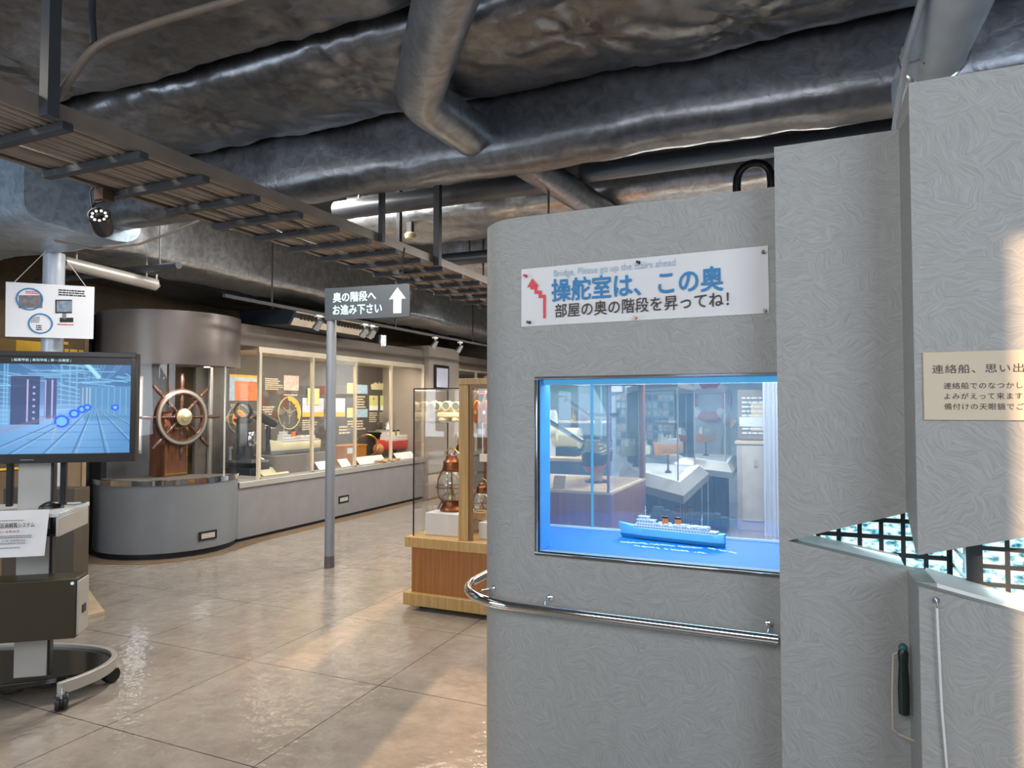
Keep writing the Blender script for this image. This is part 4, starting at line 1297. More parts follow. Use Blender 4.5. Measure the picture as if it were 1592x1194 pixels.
rc = thing('radar_chart', 'round radar diagram with yellow coastline on the dark panel of the first case pane', 'diagram', backc(450, 642))
c = backc(450, 642); r0 = (backc(467, 642) - c).length
part('dial_ring', MB().torus(c + X * .003, r0, r0 * .03, MYZ, 44, 6), M_GREENP, rc, 'pale green ring')
pts = []
for k in range(13):
    a = R(100 - 125 * k / 12); pts.append((r0 * .96 * math.cos(a), r0 * .96 * math.sin(a)))
for k in range(12, -1, -1):
    a = R(100 - 125 * k / 12); q = .80 - .22 * abs(math.sin(k * 1.3)) * math.sin(PI * k / 12); pts.append((r0 * q * math.cos(a), r0 * q * math.sin(a)))
m_ = MB().prism(pts, 0, .003)
part('coastline', lay(m_, c, Y, Z, .002), M_YELLOW, rc, 'yellow coastline')
m_ = MB()
for a in (90, 150, 20, -90):
    e = Vector((r0 * .7 * math.cos(R(a)), r0 * .7 * math.sin(R(a)), 0)); w_ = Vector((-e.y, e.x, 0)).normalized() * .003
    m_.add([-w_, w_, e + w_, e - w_], [(0, 1, 2, 3)])
m_.torus((0, 0, 0), r0 * .2, .003, None, 20, 4)
part('bearing_lines', lay(m_, c, Y, Z, .003), M_CREAMTX, rc, 'cream bearing lines', fix=False)
onback('pinned_photo', 441, 584, 464, 607, M_PINK, 'small pinkish photo panel high on the dark back of the first case pane', 'photo panel')
gb, q = onback('pennant_panel', 478, 604, 496, 629, M_GREENP, 'pale green and cream pennant picture between first and second case panes', 'picture', x=BX + .012)
for (u0, u1, lab) in ((470, 503, 'lilac panel with yellow lower band left of the sign pole'), (506, 536, 'lilac panel with yellow lower band partly behind the sign pole')):
    o, q = onback('picture_panel', u0, 619, u1, 648, M_LILAC, lab, 'picture panel', .005)
    part('yellow_band', MB().box(BX + .005, BX + .007, q[0], q[1], q[2], q[2] + (q[3] - q[2]) * .25), M_YELLOW, o, 'yellow band')
for (v0, v1, lab) in ((598, 612, 'upper pale blue diagram strip in the third case pane'), (636, 649, 'lower pale blue diagram strip in the third case pane')):
    o, q = onback('diagram_strip', 539, v0, 571, v1, M_BLUEP, lab, 'diagram')
    part('green_square', MB().box(BX + .006, BX + .008, q[0], q[0] + (q[1] - q[0]) * .36, q[2], q[3] + .02), M_GREENP, o, 'green square')
sp_ = thing('ship_picture', 'cream cut-out picture of a ship above two tall panels in the third case pane', 'picture', backc(588, 602))
a, b, c, d = backc(576, 604).y, backc(601, 604).y, backc(588, 606).z, backc(588, 599).z
hull = [(a, d), (a + (b - a) * .06, c), (b - (b - a) * .04, c), (b, d), (b - .08, d + .02), (a + (b - a) * .7, d + .05), (a + (b - a) * .66, d + .02), (a + (b - a) * .5, d + .06), (a + (b - a) * .45, d + .02), (a + (b - a) * .3, d + .05), (a + (b - a) * .2, d + .03)]
part('silhouette', MB().prism(hull, BX, BX + .006, axis='x'), M_CREAM, sp_)
for (u0, u1, w_) in ((574, 587, 'left'), (591, 603, 'right')):
    o, q = onback('tall_panel', u0, 615, u1, 638, M_GREENP, '%s one of two tall green panels below the ship picture' % w_, 'picture panel')
    part('white_foot', MB().box(BX + .006, BX + .008, q[0], q[1], q[2], q[2] + (q[3] - q[2]) * .32), M_CARD, o, 'white lower part')
    part('orange_mark', disc_mb(Vector((BX + .004, (q[0] + q[1]) / 2, q[2] + (q[3] - q[2]) * .78)), .025), M_ORANGE, o, 'orange mark')
onback('white_sheet', 620, 585, 631, 597, M_CARD, 'white sheet high on the back of the last pane of the long case', 'paper sheet')
onback('blue_chart', 634, 600, 655, 624, M_BLUEP, 'pale blue chart on the back of the last pane of the long case', 'chart')
kn = thing('white_pennant', 'white pointed pennant hanging above a white blade in the last pane of the long case', 'pennant', backc(627, 636))
p = [backc(623, 630), backc(633, 630), backc(629, 641), backc(624, 648)]
part('cloth', MB().prism([(q.y, q.z) for q in p], BX + .002, BX + .01, axis='x'), M_CARD, kn)
p = [backc(624, 650), backc(630, 641), backc(632, 642), backc(627, 652)]
part('blade', MB().prism([(q.y, q.z) for q in p], BX + .002, BX + .01, axis='x'), M_SILVER, kn)
for k, t_ in enumerate(((412, 587, 440, 606, 6), (408, 630, 428, 645, 4), (412, 655, 430, 666, 3), (470, 651, 494, 668, 5), (540, 652, 571, 668, 4), (505, 651, 512, 668, 5), (527, 660, 550, 674, 3), (574, 640, 588, 656, 5), (590, 640, 603, 656, 5), (550, 614, 571, 634, 5), (358, 627, 372, 632, 2), (441, 612, 462, 615, 1))):
    backtext(*t_, 20 + k)

# exhibits standing in the case
def inx(u, v, x): return px(u, v, x)
Mc0 = .681
# dark blue engine stand at the near end
p = inx(388, 738, -6.25); y0 = p.y + .1
es = thing('engine_stand', 'dark blue cast machine stand with silver cylinder at the near end of the long case', 'machine', (-6.3, 6.22, Mc0))
part('foot', MB().box(-6.46, -6.0, 6.14, 6.46, Mc0, .78), M_NAVY, es, bevel=.01)
part('column', MB().lathe([(.16, .78), (.12, .95), (.09, 1.15), (.075, 1.3), (.11, 1.33), (.11, 1.36)], 20, Matrix.Translation((-6.32, 6.34, 0))), M_NAVY, es)
part('yoke', MB().torus((-6.32, 6.34, 1.46), .10, .02, Matrix.Rotation(R(90), 4, 'X') @ Matrix.Rotation(R(20), 4, 'Y'), 28, 8), M_BLACK, es)
part('table', MB().box(-6.44, -5.98, 6.14, 6.42, .84, .87).lathe([(.035, .87), (.035, 1.0), (.05, 1.0), (.05, 1.03)], 14, Matrix.Translation((-6.38, 6.2, 0))), M_SILVER, es, 'silver table')
part('cylinder', MB().lathe([(.02, 1.04), (.055, 1.04), (.06, 1.06), (.06, 1.17), (.05, 1.20), (.02, 1.21)], 18, Matrix.Translation((-6.10, 6.24, 0))), M_CHROME, es, 'chrome cylinder')
part('lever', MB().tube([(-6.06, 6.26, 1.1), (-6.03, 6.30, 1.0), (-6.03, 6.32, .9), (-6.0, 6.36, .87)], .010, 8), M_SILVER, es, 'silver lever')
bi = thing('binnacle_sight', 'black sighting telescope leaning behind the white model ship in the first pane', 'instrument', (-6.35, 6.85, .90))
part('stand', MB().lathe([(.08, .901), (.08, .92), (.03, .94), (.03, 1.26)], 16, Matrix.Translation((-6.33, 6.78, 0))), M_BLACK, bi)
part('tube', MB().tube([(-6.42, 6.66, 1.42), (-6.34, 6.92, 1.28)], [.075, .055], 18), M_BLACK, bi)
part('lens', MB().tube([(-6.425, 6.645, 1.428), (-6.42, 6.66, 1.42)], .06, 18), M_SILVER, bi)
pl1 = thing('plinth_block', 'low grey plinth in the first pane carrying the white model ship', 'plinth', (-6.2, 7.0, Mc0))
part('block', MB().box(-6.42, -5.95, 6.52, 7.50, Mc0, .90), M_GREYBROWN, pl1, bevel=.004)
model_ship('model_ship', 'white and buff model ship on the grey plinth in the first case pane', (-6.10, 6.56), (-6.10, 7.48), .902, .34, M_CREAM, M_WHITE, M_ORANGE, M_GREYTX, funnels=1, beam=.15, seed=5)
solo('caption_board', MB().quad((-5.93, 6.28, Mc0 + .002), (-5.93, 6.72, Mc0 + .002), (-6.02, 6.72, .77), (-6.02, 6.28, .77), .012), M_CREAM, 'cream slanted caption board at the foot of the grey plinth', 'caption board')
wb = inx(545, 700, -6.1)
wbx = thing('wooden_instrument_box', 'orange-brown wooden instrument box in the second pane beside the sign pole', 'wooden box', (-6.1, wb.y, Mc0))
part('box', MB().box(-6.28, -5.98, wb.y - .28, wb.y + .22, Mc0, .93), wood_mat('orange_box_wood', '#a86a25', '#c98937'), wbx, bevel=.004)
part('lid', MB().box(-6.29, -5.97, wb.y - .29, wb.y + .23, .93, .955), wood_mat('orange_box_wood', '#a86a25', '#c98937'), wbx, bevel=.004)
part('paper_tag', MB().box(-5.979, -5.975, wb.y - .24, wb.y - .12, .84, .92), M_CARD, wbx, 'white tag')
df = inx(577, 690, -6.1)
rd_ = thing('loop_aerial', 'brass loop aerial with a round knob standing in the third pane', 'instrument', (-6.1, df.y, Mc0))
Ml = Matrix.Rotation(R(72), 4, 'X') @ Matrix.Rotation(R(25), 4, 'Y')
part('loop', MB().torus((-6.1, df.y - .12, .92), .17, .014, Ml, 36, 8), M_BRASS, rd_)
part('knob', MB().ball((-6.02, df.y + .08, .86), .085, 18, 12), M_WOODP, rd_)
part('foot', MB().box(-6.22, -5.95, df.y - .3, df.y + .3, Mc0, .72).tube([(-6.1, df.y - .12, .72), (-6.1, df.y - .12, .76)], .03, 10).tube([(-6.02, df.y + .08, .72), (-6.02, df.y + .08, .80)], .03, 10), M_SILVER, rd_)
rdm = random.Random(8)
pts = [Vector((-6.0 + .09 * math.cos(k * .8) + rdm.uniform(-.03, .03), df.y - .15 + .2 * math.sin(k * .37) + k * .006, .70 + .012 * math.sin(k * 1.3) + .0)) for k in range(40)]
solo('rope', MB().tube([p + Vector((.13, 0, 0)) for p in pts], .012, 8), M_ROPE, 'coiled pale rope lying at the front of the third pane of the long case', 'rope')
ms2 = inx(610, 690, -6.25).y
model_ship('model_ship', 'red model ship with white deck in the last panes of the long case', (-6.2, ms2 - .55), (-6.2, ms2 + .55), Mc0 + .12, .36, M_RED, M_WHITE, M_CREAM, None, stand=.12, funnels=2, beam=.16, seed=9)
for (u, w_) in ((606, 'left'), (628, 'right')):
    y = inx(u, 662, -6.42).y
    bx_ = thing('acrylic_box', '%s clear box on a shelf behind the red model ship' % w_, 'acrylic box', (-6.46, y, 1.12))
    part('cover', MB().box(-6.56, -6.36, y - .16, y + .16, 1.125, 1.40), M_GLASS, bx_)
    part('base', MB().box(-6.58, -6.34, y - .18, y + .18, 1.105, 1.125), M_ALU, bx_)
    part('model', MB().lathe([(.06, 1.126), (.05, 1.2), (.02, 1.25), (.03, 1.3), (.002, 1.33)], 14, Matrix.Translation((-6.46, y, 0))), M_SILVER, bx_, 'small silver model')
ya, yb_ = inx(600, 680, -6.45).y, inx(637, 680, -6.45).y
solo('glass_shelf', MB().box(-6.61, -6.32, ya - .3, yb_ + .35, 1.09, 1.104), M_ALU, 'narrow shelf carrying two clear boxes in the last pane', 'shelf')
for (u0, u1, v, lab) in ((491, 509, 708, 'bright white sheet standing for a window reflection left of the sign pole'), (526, 541, 702, 'bright white sheet standing for a window reflection just right of the sign pole'),
                         (554, 595, 702, 'long bright white sheet standing for a window reflection in the third pane'), (613, 641, 698, 'bright white sheet standing for a window reflection in the last pane')):
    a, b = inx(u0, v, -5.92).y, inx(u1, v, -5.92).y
    solo('reflection_sheet', MB().quad((-5.86, a, Mc0 + .001), (-5.86, b, Mc0 + .001), (-5.94, b, Mc0 + .10), (-5.94, a, Mc0 + .10), .004), M_CARD, lab, 'reflection sheet', None, 'white sheets standing for window reflections in the long glass case')  # white sheets stand in for window reflections in the case glass

# pillar with a black-framed picture and the farther case
solo('pillar', MB().box(-6.88, -5.72, 9.77, 10.82, 0, 2.52), mat('pillar_grey', '#a09890', .55, var=.04), 'pale grey-brown pillar between the two glass cases', 'pillar')
a, b, c, d = px(674, 586, -5.72).y, px(696, 586, -5.72).y, px(685, 605, -5.72).z, px(685, 568, -5.72).z
pf = thing('framed_picture', 'black-framed pale blue picture on the pale pillar', 'picture', (-5.72, (a + b) / 2, c))
part('frame', MB().box(-5.72, -5.69, a, b, c, d), M_BLACK, pf, 'black frame', bevel=.004)
part('picture', MB().box(-5.69, -5.686, a + .05, b - .05, c + .03, d - .05), M_LILAC, pf)
fc = thing('glass_case', 'far glass case beyond the pillar, mostly hidden by the rounded grey partition', 'display case', (CX0, 11.6, 0))
part('base', MB().box(-6.86, CX0, 10.84, 12.5, 0, .60), M_GREYBASE, fc)
part('sill', MB().box(-6.86, CX0 + .03, 10.84, 12.5, .60, .665), M_ALU, fc)
part('back_panel', MB().box(-6.66, -6.62, 10.84, 12.5, .66, 2.20), M_DARKIN, fc)
part('head', MB().box(-6.62, CX0, 10.84, 12.5, 2.165, 2.20), M_ALUW, fc)
part('soffit', MB().box(-6.86, CX0 - .02, 10.84, 12.5, 2.20, 2.44), M_GREYBROWN, fc)
for y in (10.87, 11.7, 12.47):
    part('post', MB().box(CX0 - .035, CX0 + .002, y - .02, y + .02, .665, 2.165), M_ALUW, fc)
for y in (10.9, 11.72):
    part('pane', MB().box(CX0 - .022, CX0 - .016, y, y + .75, .67, 2.165), M_GLASS, fc)

# brown exhibit wall and pedestal behind the kiosk
ew = thing('exhibit_panel', 'tan exhibit wall with yellow picture behind the hanging white board', 'exhibit panel', (-6.4, 3.6, 0))
part('panel', MB().box(-6.85, -6.45, 1.6, 4.42, 0, 2.44), M_OLIVEWALL, ew)
part('edge', MB().box(-6.85, -6.44, 4.42, 4.46, 0, 2.44), mat('panel_edge', '#84705a', .5), ew)
part('dark_picture', MB().box(-6.45, -6.445, 3.35, 4.22, 1.30, 2.10), mat('panel_dark_print', '#8b7346', .6, var=.1), ew)
a = px(25, 535, -6.445); b = px(63, 535, -6.445)
part('yellow_picture', MB().box(-6.445, -6.44, a.y, b.y, 1.62, px(44, 530, -6.445).z), M_YELLOW, ew, 'yellow picture')
for (u0, v0, u1, v1, n, sd) in ((92, 530, 106, 535, 1, 31), (92, 539, 130, 546, 1, 32)):
    A_ = px(u0, v1, -6.44); B_ = px(u1, v1, -6.44)
    part('caption_text', lay(rows(n, B_.y - A_.y, .05, sd, jag=.05), A_, Y, Z), M_YELLOW, ew, fix=False)
for (u, lab) in ((8, 0), (60, 0)): pass
part('gold_frame', MB().box(-6.445, -6.43, 3.60, 4.12, .95, 1.12), M_YELLOW, ew, 'gold framed picture')
part('gold_frame_print', MB().box(-6.43, -6.427, 3.63, 4.09, .97, 1.10), M_BROWN, ew)
pe = thing('display_pedestal', 'dark brown pedestal with pale floor board behind the kiosk', 'pedestal', (-4.4, 3.2, 0))
q1, q2, q3 = pz(112, 962, .03), pz(136, 952, .03), pz(0, 962, .03)
dv = (q2 - q1); dv.z = 0
print('PED', q1, q2, q3, CXc, CYc)
ww = (q3 - q1); ww.z = 0
poly = [(q1.x, q1.y), (q2.x, q2.y), (q2.x + ww.x, q2.y + ww.y), (q3.x, q3.y)]
part('cabinet', MB().prism(poly, .03, .93), M_BROWN, pe, bevel=.004)
f1, f2 = pz(163, 950, .03), pz(130, 905, .03)
part('floor_board', MB().prism([(q1.x - .02, q1.y - .03), (f1.x, f1.y), (f2.x, f2.y), (f2.x - .6, f2.y - .2), (q3.x, q3.y - .02)], .001, .028), mat('pale_floor_board', '#b7a589', .5), pe, 'pale wood floor board')
for (u, v, lab) in ((66, 700, 'left'), (102, 705, 'right')):
    pass

# ================================================================== wooden glass showcase
SY = 4.40
SXa, SXb = -2.76, -1.86
SD = 5.0
sc = thing('wooden_showcase', 'honey wood showcase with glass top standing on the tiles behind the grey partition', 'showcase', ((SXa + SXb) / 2, 4.7, 0))
part('skirt', MB().box(SXa - .02, SXb + .02, SY - .02, SD + .02, .035, .125), M_WOODL, sc, 'pale wood skirt', bevel=.004)
part('body', MB().box(SXa + .03, SXb - .03, SY + .02, SD - .02, .125, .46), M_WOODM, sc, 'honey wood body')
part('worktop', MB().box(SXa - .01, SXb + .01, SY - .015, SD + .015, .46, .535), M_WOODL, sc, 'pale wood ledge', bevel=.004)
for x in (SXa + .1, SXb - .1):
    for y in (SY + .08, SD - .08):
        part('foot', MB().lathe([(.03, 0), (.03, .035)], 14, Matrix.Translation((x, y, 0))), M_BLACK, sc)
px0 = py(714, 700, SY + .02).x; px1 = py(731, 700, SY + .02).x
GT = py(690, 605, SY + .04).z
pt = py(725, 598, SY + .02).z
part('post', MB().box(px0, px1 - .01, SY + .01, SY + .07, .535, pt), M_WOODL, sc, 'pale wood post', bevel=.004)
part('post', MB().box(px0, px1 - .01, SD - .07, SD - .01, .535, pt), M_WOODL, sc, 'pale wood post', bevel=.004)
part('post', MB().box(SXb - .05, SXb, SY + .01, SY + .07, .535, pt), M_WOODL, sc, 'pale wood post', bevel=.004)
part('post', MB().box(SXb - .05, SXb, SD - .07, SD - .01, .535, pt), M_WOODL, sc, 'pale wood post', bevel=.004)
part('crown', MB().box(px0, SXb, SY + .005, SD - .005, pt, pt + .045), M_WOODL, sc, 'pale wood crown', bevel=.003)
part('door_frame', MB().box(px1 - .008, px1 + .012, SY + .02, SY + .05, .535, pt).box(px1 + .012, SXb - .05, SY + .02, SY + .05, pt - .03, pt), mat('door_frame_wood', '#8f6f48', .4), sc, 'thin door frame')
gx0, gy0 = SXa + .035, SY + .035
part('pane', MB().box(gx0, px0, gy0, gy0 + .006, .536, GT), M_GLASS, sc)
part('pane', MB().box(gx0, gx0 + .006, gy0 + .006, SD - .04, .536, GT), M_GLASS, sc)
part('pane', MB().box(gx0, px0, SD - .04, SD - .034, .536, GT), M_GLASS, sc)
part('pane', MB().box(gx0, px0, gy0, SD - .034, GT, GT + .006), M_GLASS, sc)
part('pane', MB().box(px1 + .012, SXb - .05, SY + .03, SY + .036, .536, pt - .03), M_GLASS, sc)
part('edge_trim', MB().box(gx0 - .004, gx0 + .004, gy0 - .004, gy0 + .004, .536, GT + .008).box(gx0 - .004, px0, gy0 - .004, gy0 + .004, GT, GT + .009).box(gx0 - .004, gx0 + .004, SD - .042, SD - .034, .536, GT + .008), M_BLACK, sc, 'thin dark edge trim')
SH1, SH2 = py(690, 655, 4.7).z, py(690, 735, 4.7).z
part('glass_shelf', MB().box(gx0 + .01, px0, 4.62, SD - .05, SH1 - .006, SH1), glass('shelf_pane', (.93, .97, .96), .10), sc)
part('glass_shelf', MB().box(gx0 + .01, px0, 4.62, SD - .05, SH2 - .006, SH2), glass('shelf_pane'), sc)
part('glass_shelf', MB().box(px1 + .01, SXb - .05, 4.62, SD - .05, SH1 - .006, SH1), glass('shelf_pane'), sc)
for z in (SH1, SH2):
    part('shelf_peg', MB().box(gx0 + .006, gx0 + .02, 4.62, SD - .05, z - .016, z - .006), M_SILVER, sc)
lamp('showcase_lamp', 'AREA', (-2.3, 4.72, pt - .03), 7, WARM, size=.8, size_y=.4)

def lantern(name, label, x, y, z, h, body, big=False, group=None):
    t = thing(name, label, 'lantern', (x, y, z), 0, group)
    r = h * (.26 if big else .30)
    def L(n, prof, m, lab=None): return part(n, MB().lathe([(a * r, b * h) for a, b in prof], 22), m, t, lab, world=False)
    L('base', [(.02, 0), (.78, 0), (.80, .03), (.72, .06), (.62, .10), (.60, .17), (.70, .19)], body)
    L('globe', [(.64, .19), (.86, .26), (1.0, .40), (.94, .54), (.74, .66), (.56, .70)], glass('lantern_glass', (.95, .96, .94), .12, .12, (.85, .85, .8)), 'glass globe')
    L('burner', [(.02, .18), (.3, .18), (.25, .28), (.12, .30), (.10, .40), (.02, .42)], M_BRASS)
    L('cap', [(.62, .70), (.66, .72), (.60, .76), (.56, .86), (.42, .90), (.36, .96), (.18, .985), (.02, 1.0)], body)
    g = MB()
    for k in range(6):
        a = 2 * PI * k / 6
        g.tube([((q * r) * math.cos(a), (q * r) * math.sin(a), zz * h) for q, zz in ((.72, .16), (1.02, .27), (1.10, .40), (1.04, .55), (.70, .72))], r * .03, 6)
    g.torus((0, 0, h * .42), r * 1.11, r * .035, None, 28, 6)
    part('guard', g, body, t, world=False)
    part('handle', MB().torus((0, 0, h * .96), r * .5, r * .045, Matrix.Rotation(R(90), 4, 'X'), 20, 6, PI), M_BRASS, t, world=False)
    return t
BLKZ = py(690, 803, 4.62).z
def blk(label, x0, x1, y0, y1, z0, z1):
    return solo('display_block', MB().box(x0, x1, y0, y1, z0, z1), M_WHITE, label, 'display block', None, None, .003)
b0, b1 = py(661, 830, 4.52).x, py(712, 830, 4.52).x
blk('white block under the caged lantern in the glass bay of the showcase', b0, b1, 4.52, 4.88, .536, .70)
clx = lambda x, r: max(x, gx0 + .012 + r)
lx = py(702, 760, 4.68).x
lantern('ship_lantern', 'tall caged ship lantern with copper cap on the white block', lx, 4.68, .701, .44, M_COPPER, True)
lantern('ship_lantern', 'small lantern on the middle glass shelf of the showcase', clx(0, 0) * 0 + clx(py(671, 730, 4.8).x, .10) + .09, 4.82, SH2, .24, M_COPPER)
lantern('ship_lantern', 'wide dull lantern on the showcase floor at its left edge', clx(py(651, 800, 4.62).x, .105), 4.76, .536, .30, mat('dull_bronze', '#7d6a58', .45, .7))
lantern('ship_lantern', 'second dull lantern on the showcase floor, just behind the white block', clx(py(690, 770, 4.9).x, .3), 4.93, .536, .16, mat('dull_bronze', '#7d6a58'))
# cream ship's telegraph instrument on the upper shelf
tg = thing('cream_instrument', 'cream enamel instrument with three round dials on the top shelf of the showcase', 'instrument', (py(692, 650, 4.76).x, 4.78, SH1))
tx_, ty_ = py(692, 650, 4.76).x + .03, 4.78
part('bed', MB().box(tx_ - .09, tx_ + .12, ty_ - .05, ty_ + .05, SH1 + .03, SH1 + .07).lathe([(.05, 0), (.05, .03)], 14, Matrix.Translation((tx_ - .05, ty_, SH1))).lathe([(.05, 0), (.05, .03)], 14, Matrix.Translation((tx_ + .07, ty_, SH1))), M_CREAM, tg, bevel=.008)
for k, (u, v) in enumerate(((679, 632), (694, 631), (709, 632))):
    q = py(u, v, ty_ - .04)
    Mq = Matrix.Translation(q) @ Matrix.Rotation(R(90), 4, 'X')
    dd = part('dial', MB().lathe([(.01, -.05), (.038, -.05), (.038, .01), (.032, .012), (.03, .004), (.002, .004)], 22, Mq), M_CREAM, tg)
    part('dial_face', MB().lathe([(.002, .0045), (.026, .0045), (.026, .008), (.002, .008)], 22, Mq), M_GREYTX, dd, 'grey dial face')
part('neck', MB().tube([(tx_ + .01, ty_, SH1 + .07), (tx_ + .01, ty_, SH1 + .10)], .02, 12), M_CREAM, tg)
part('horn', MB().tube([(tx_ - .07, ty_, SH1 + .06), (tx_ - .11, ty_ - .02, SH1 + .09), (tx_ - .13, ty_ - .04, SH1 + .15)], [.02, .02, .035], 14), M_CREAM, tg)
cr = thing('bowl_lamp', 'cream round bowl-shaped lamp on the upper glass shelf at the left edge of the showcase', 'lamp', (gx0 + .08, 4.84, SH1))
part('bowl', MB().ball((cr.location.x, 4.84, SH1 + .06), .055, 20, 12), M_CREAM, cr)
part('foot', MB().lathe([(.03, 0), (.03, .012)], 16, Matrix.Translation((cr.location.x, 4.84, SH1))), M_BRASS, cr)
solo('price_card', MB().quad((gx0 + .02, 4.56, .537), (gx0 + .08, 4.56, .537), (gx0 + .08, 4.60, .60), (gx0 + .02, 4.60, .60), .003), M_CARD, 'small white card leaning on the showcase floor', 'card')
# pulley blocks hanging in the wooden bay, lamp and rope below
for (u, v, w_) in ((742, 641, 'left'), (755, 641, 'right')):
    q = py(u, v, 4.55)
    pbk = thing('pulley_block', '%s of two wooden pulley blocks hanging in the wooden bay of the showcase' % w_, 'pulley block', (q.x, q.y, q.z - .09))
    part('cheek', MB().ball((q.x, q.y, q.z), .09, 18, 12, (.42, .30, 1)), M_WOODP, pbk)
    part('strap', MB().tube([(q.x - .03, q.y - .028, q.z + .05), (q.x, q.y - .01, q.z + .12), (q.x + .005, q.y, q.z + .16)], .006, 8), M_ROPE, pbk)
    part('sheave', MB().lathe([(.002, -.03), (.014, -.03), (.014, .03), (.002, .03)], 12, Matrix.Translation(q) @ Matrix.Rotation(R(90), 4, 'X')), M_SILVER, pbk)
hk_z = py(748, 612, 4.55).z
solo('hanging_cord', MB().tube([(px1 + .0, 4.55, hk_z), (SXb - .055, 4.55, hk_z - .01)], .006, 8), M_RED, 'red cord stretched across the top of the wooden bay of the showcase', 'cord')
b0 = px1 + .02
blk('white block in the wooden bay of the showcase', b0, SXb - .08, 4.52, 4.88, .536, py(745, 812, 4.52).z)
zt = py(745, 812, 4.52).z
lantern('ship_lantern', 'low lantern with a flat wooden lid in the wooden bay of the showcase', py(747, 800, 4.75).x, 4.78, zt + .001, .26, M_COPPER)
pts = []
for k in range(60):
    a = k * .7; pts.append((py(748, 805, 4.6).x + .055 * math.cos(a), 4.6 + .045 * math.sin(a), zt + .012 + .0009 * k))
solo('rope', MB().tube(pts, .010, 8), M_ROPE, 'coil of pale rope on the white block in the wooden bay', 'rope')
solo('price_card', MB().box(py(742, 695, 4.6).x, py(757, 695, 4.6).x, 4.64, 4.643, SH1 - .30, SH1 - .24).box(py(742, 695, 4.6).x + .02, py(742, 695, 4.6).x + .025, 4.643, 4.648, SH1 - .30, SH1 - .005), M_CARD, 'white card hanging from the shelf in the wooden bay of the showcase', 'card')

# ================================================================== foil-wrapped ducts and pipes under the ceiling
def fbm(p, f):
    p = Vector(p) * f
    return noise.noise(p) * .6 + noise.noise(p * 2.3 + Vector((3, 1, 7))) * .3 + (abs(noise.noise(p * 4.7 + Vector((9, 4, 1)))) - .25) * .35
def foil_duct(axis, a0, a1, c0, c1, z0, z1, r=.05, amp=.02, f=2.2, step=.07, sag=0.0, pins=()):
    """rectangular duct with rounded corners wrapped in wrinkled foil"""
    def arc(cx, cz, s):
        return [(cx + r * math.cos(R(s + 90 * k / 4)), cz + r * math.sin(R(s + 90 * k / 4))) for k in range(5)]
    sec = arc(c1 - r, z1 - r, 0) + arc(c0 + r, z1 - r, 90) + arc(c0 + r, z0 + r, 180) + arc(c1 - r, z0 + r, 270)
    out = []
    for i, p in enumerate(sec):
        q = sec[(i + 1) % len(sec)]
        d = math.dist(p, q); n = max(1, int(d / step))
        out += [(p[0] + (q[0] - p[0]) * k / n, p[1] + (q[1] - p[1]) * k / n) for k in range(n)]
    n = max(2, int((a1 - a0) / step))
    cm, zm = (c0 + c1) / 2, (z0 + z1) / 2
    rings = []
    for i in range(n + 1):
        a = a0 + (a1 - a0) * i / n
        g = []
        for c, z in out:
            P = Vector((a, c, z)) if axis == 'x' else Vector((c, a, z))
            N_ = Vector((0, c - cm, (z - zm) * 1.6)) if axis == 'x' else Vector((c - cm, 0, (z - zm) * 1.6))
            N_.normalize()
            s_ = 0
            if sag and z < zm: s_ = -sag * (1 - ((c - cm) / ((c1 - c0) / 2)) ** 2)
            if pins and z < z0 + r:                      # folds gathered around the fixing pins
                for pa, pc in pins:
                    d = math.hypot(a - pa, c - pc)
                    if d < .45:
                        th = math.atan2(c - pc, a - pa)
                        s_ += (.022 * math.cos(9 * th + 2 * noise.noise((pa, th, 0))) * min(1, d / .08) + .02) * math.exp(-(d / .17) ** 1.3)
            g.append(P + N_ * amp * fbm(P, f) + Vector((0, 0, s_)))
        rings.append(g)
    return MB().rings(rings)
solo('foil_duct', foil_duct('x', -4.4, 2.6, 3.00, 3.27, 2.70, 3.45, .105, .03, 2.4, step=.05), M_FOIL, 'deep foil-wrapped duct crossing the middle of the ceiling, its rounded lower edge silvery', 'air duct', ang=80)
solo('foil_duct', foil_duct('x', -6.8, -4.3, 2.55, 3.35, 2.64, 3.3, .12, .03, 2.0), M_FOILLIT, 'foil duct tinted by painted window light above the column at the left edge', 'air duct', ang=80)
solo('foil_duct', foil_duct('x', -4.25, 2.6, 2.30, 2.97, 3.0, 3.45, .06, .05, 1.8, step=.03, sag=.03, pins=[(q.x, q.y) for q in (pz(318, 180, 3.0), pz(560, 120, 3.0), pz(905, 48, 3.0), pz(1150, 30, 3.0))]), M_FOIL, 'broad foil-wrapped duct with star-shaped creases in front of the deep duct', 'air duct', ang=80)
solo('foil_duct', foil_duct('x', -6.8, 3.6, 0.9, 2.24, 3.04, 3.45, .07, .06, 1.6, step=.045, sag=.04, pins=[(q.x, q.y) for q in (pz(200, 60, 3.04), pz(420, 20, 3.04), pz(60, 110, 3.04))]), M_FOIL, 'broad foil-wrapped duct nearest the camera along the top of the picture', 'air duct', ang=80)
solo('foil_duct', foil_duct('y', 3.40, 12.4, -5.78, -5.02, 2.76, 3.25, .06, .05, 1.9), M_FOILB, 'long foil duct with tent-like folds running away beside the cable tray', 'air duct', ang=80)
solo('foil_duct', foil_duct('x', -3.6, 3.6, 4.75, 5.5, 3.02, 3.4, .08, .06, 2.2, sag=.03), M_FOILB, 'crumpled bright foil duct behind the dark pipe above the showcase', 'air duct', ang=80)
solo('foil_duct', foil_duct('x', -3.6, 3.6, 6.3, 7.3, 2.95, 3.4, .08, .06, 2.2, sag=.03), M_FOILB, 'second crumpled foil duct farther back above the showcase', 'air duct', ang=80)
solo('foil_duct', foil_duct('x', -3.6, 3.6, 8.4, 9.6, 2.9, 3.4, .08, .05, 2.0, sag=.03), M_FOIL, 'farthest foil duct across the back of the hall', 'air duct', ang=80)
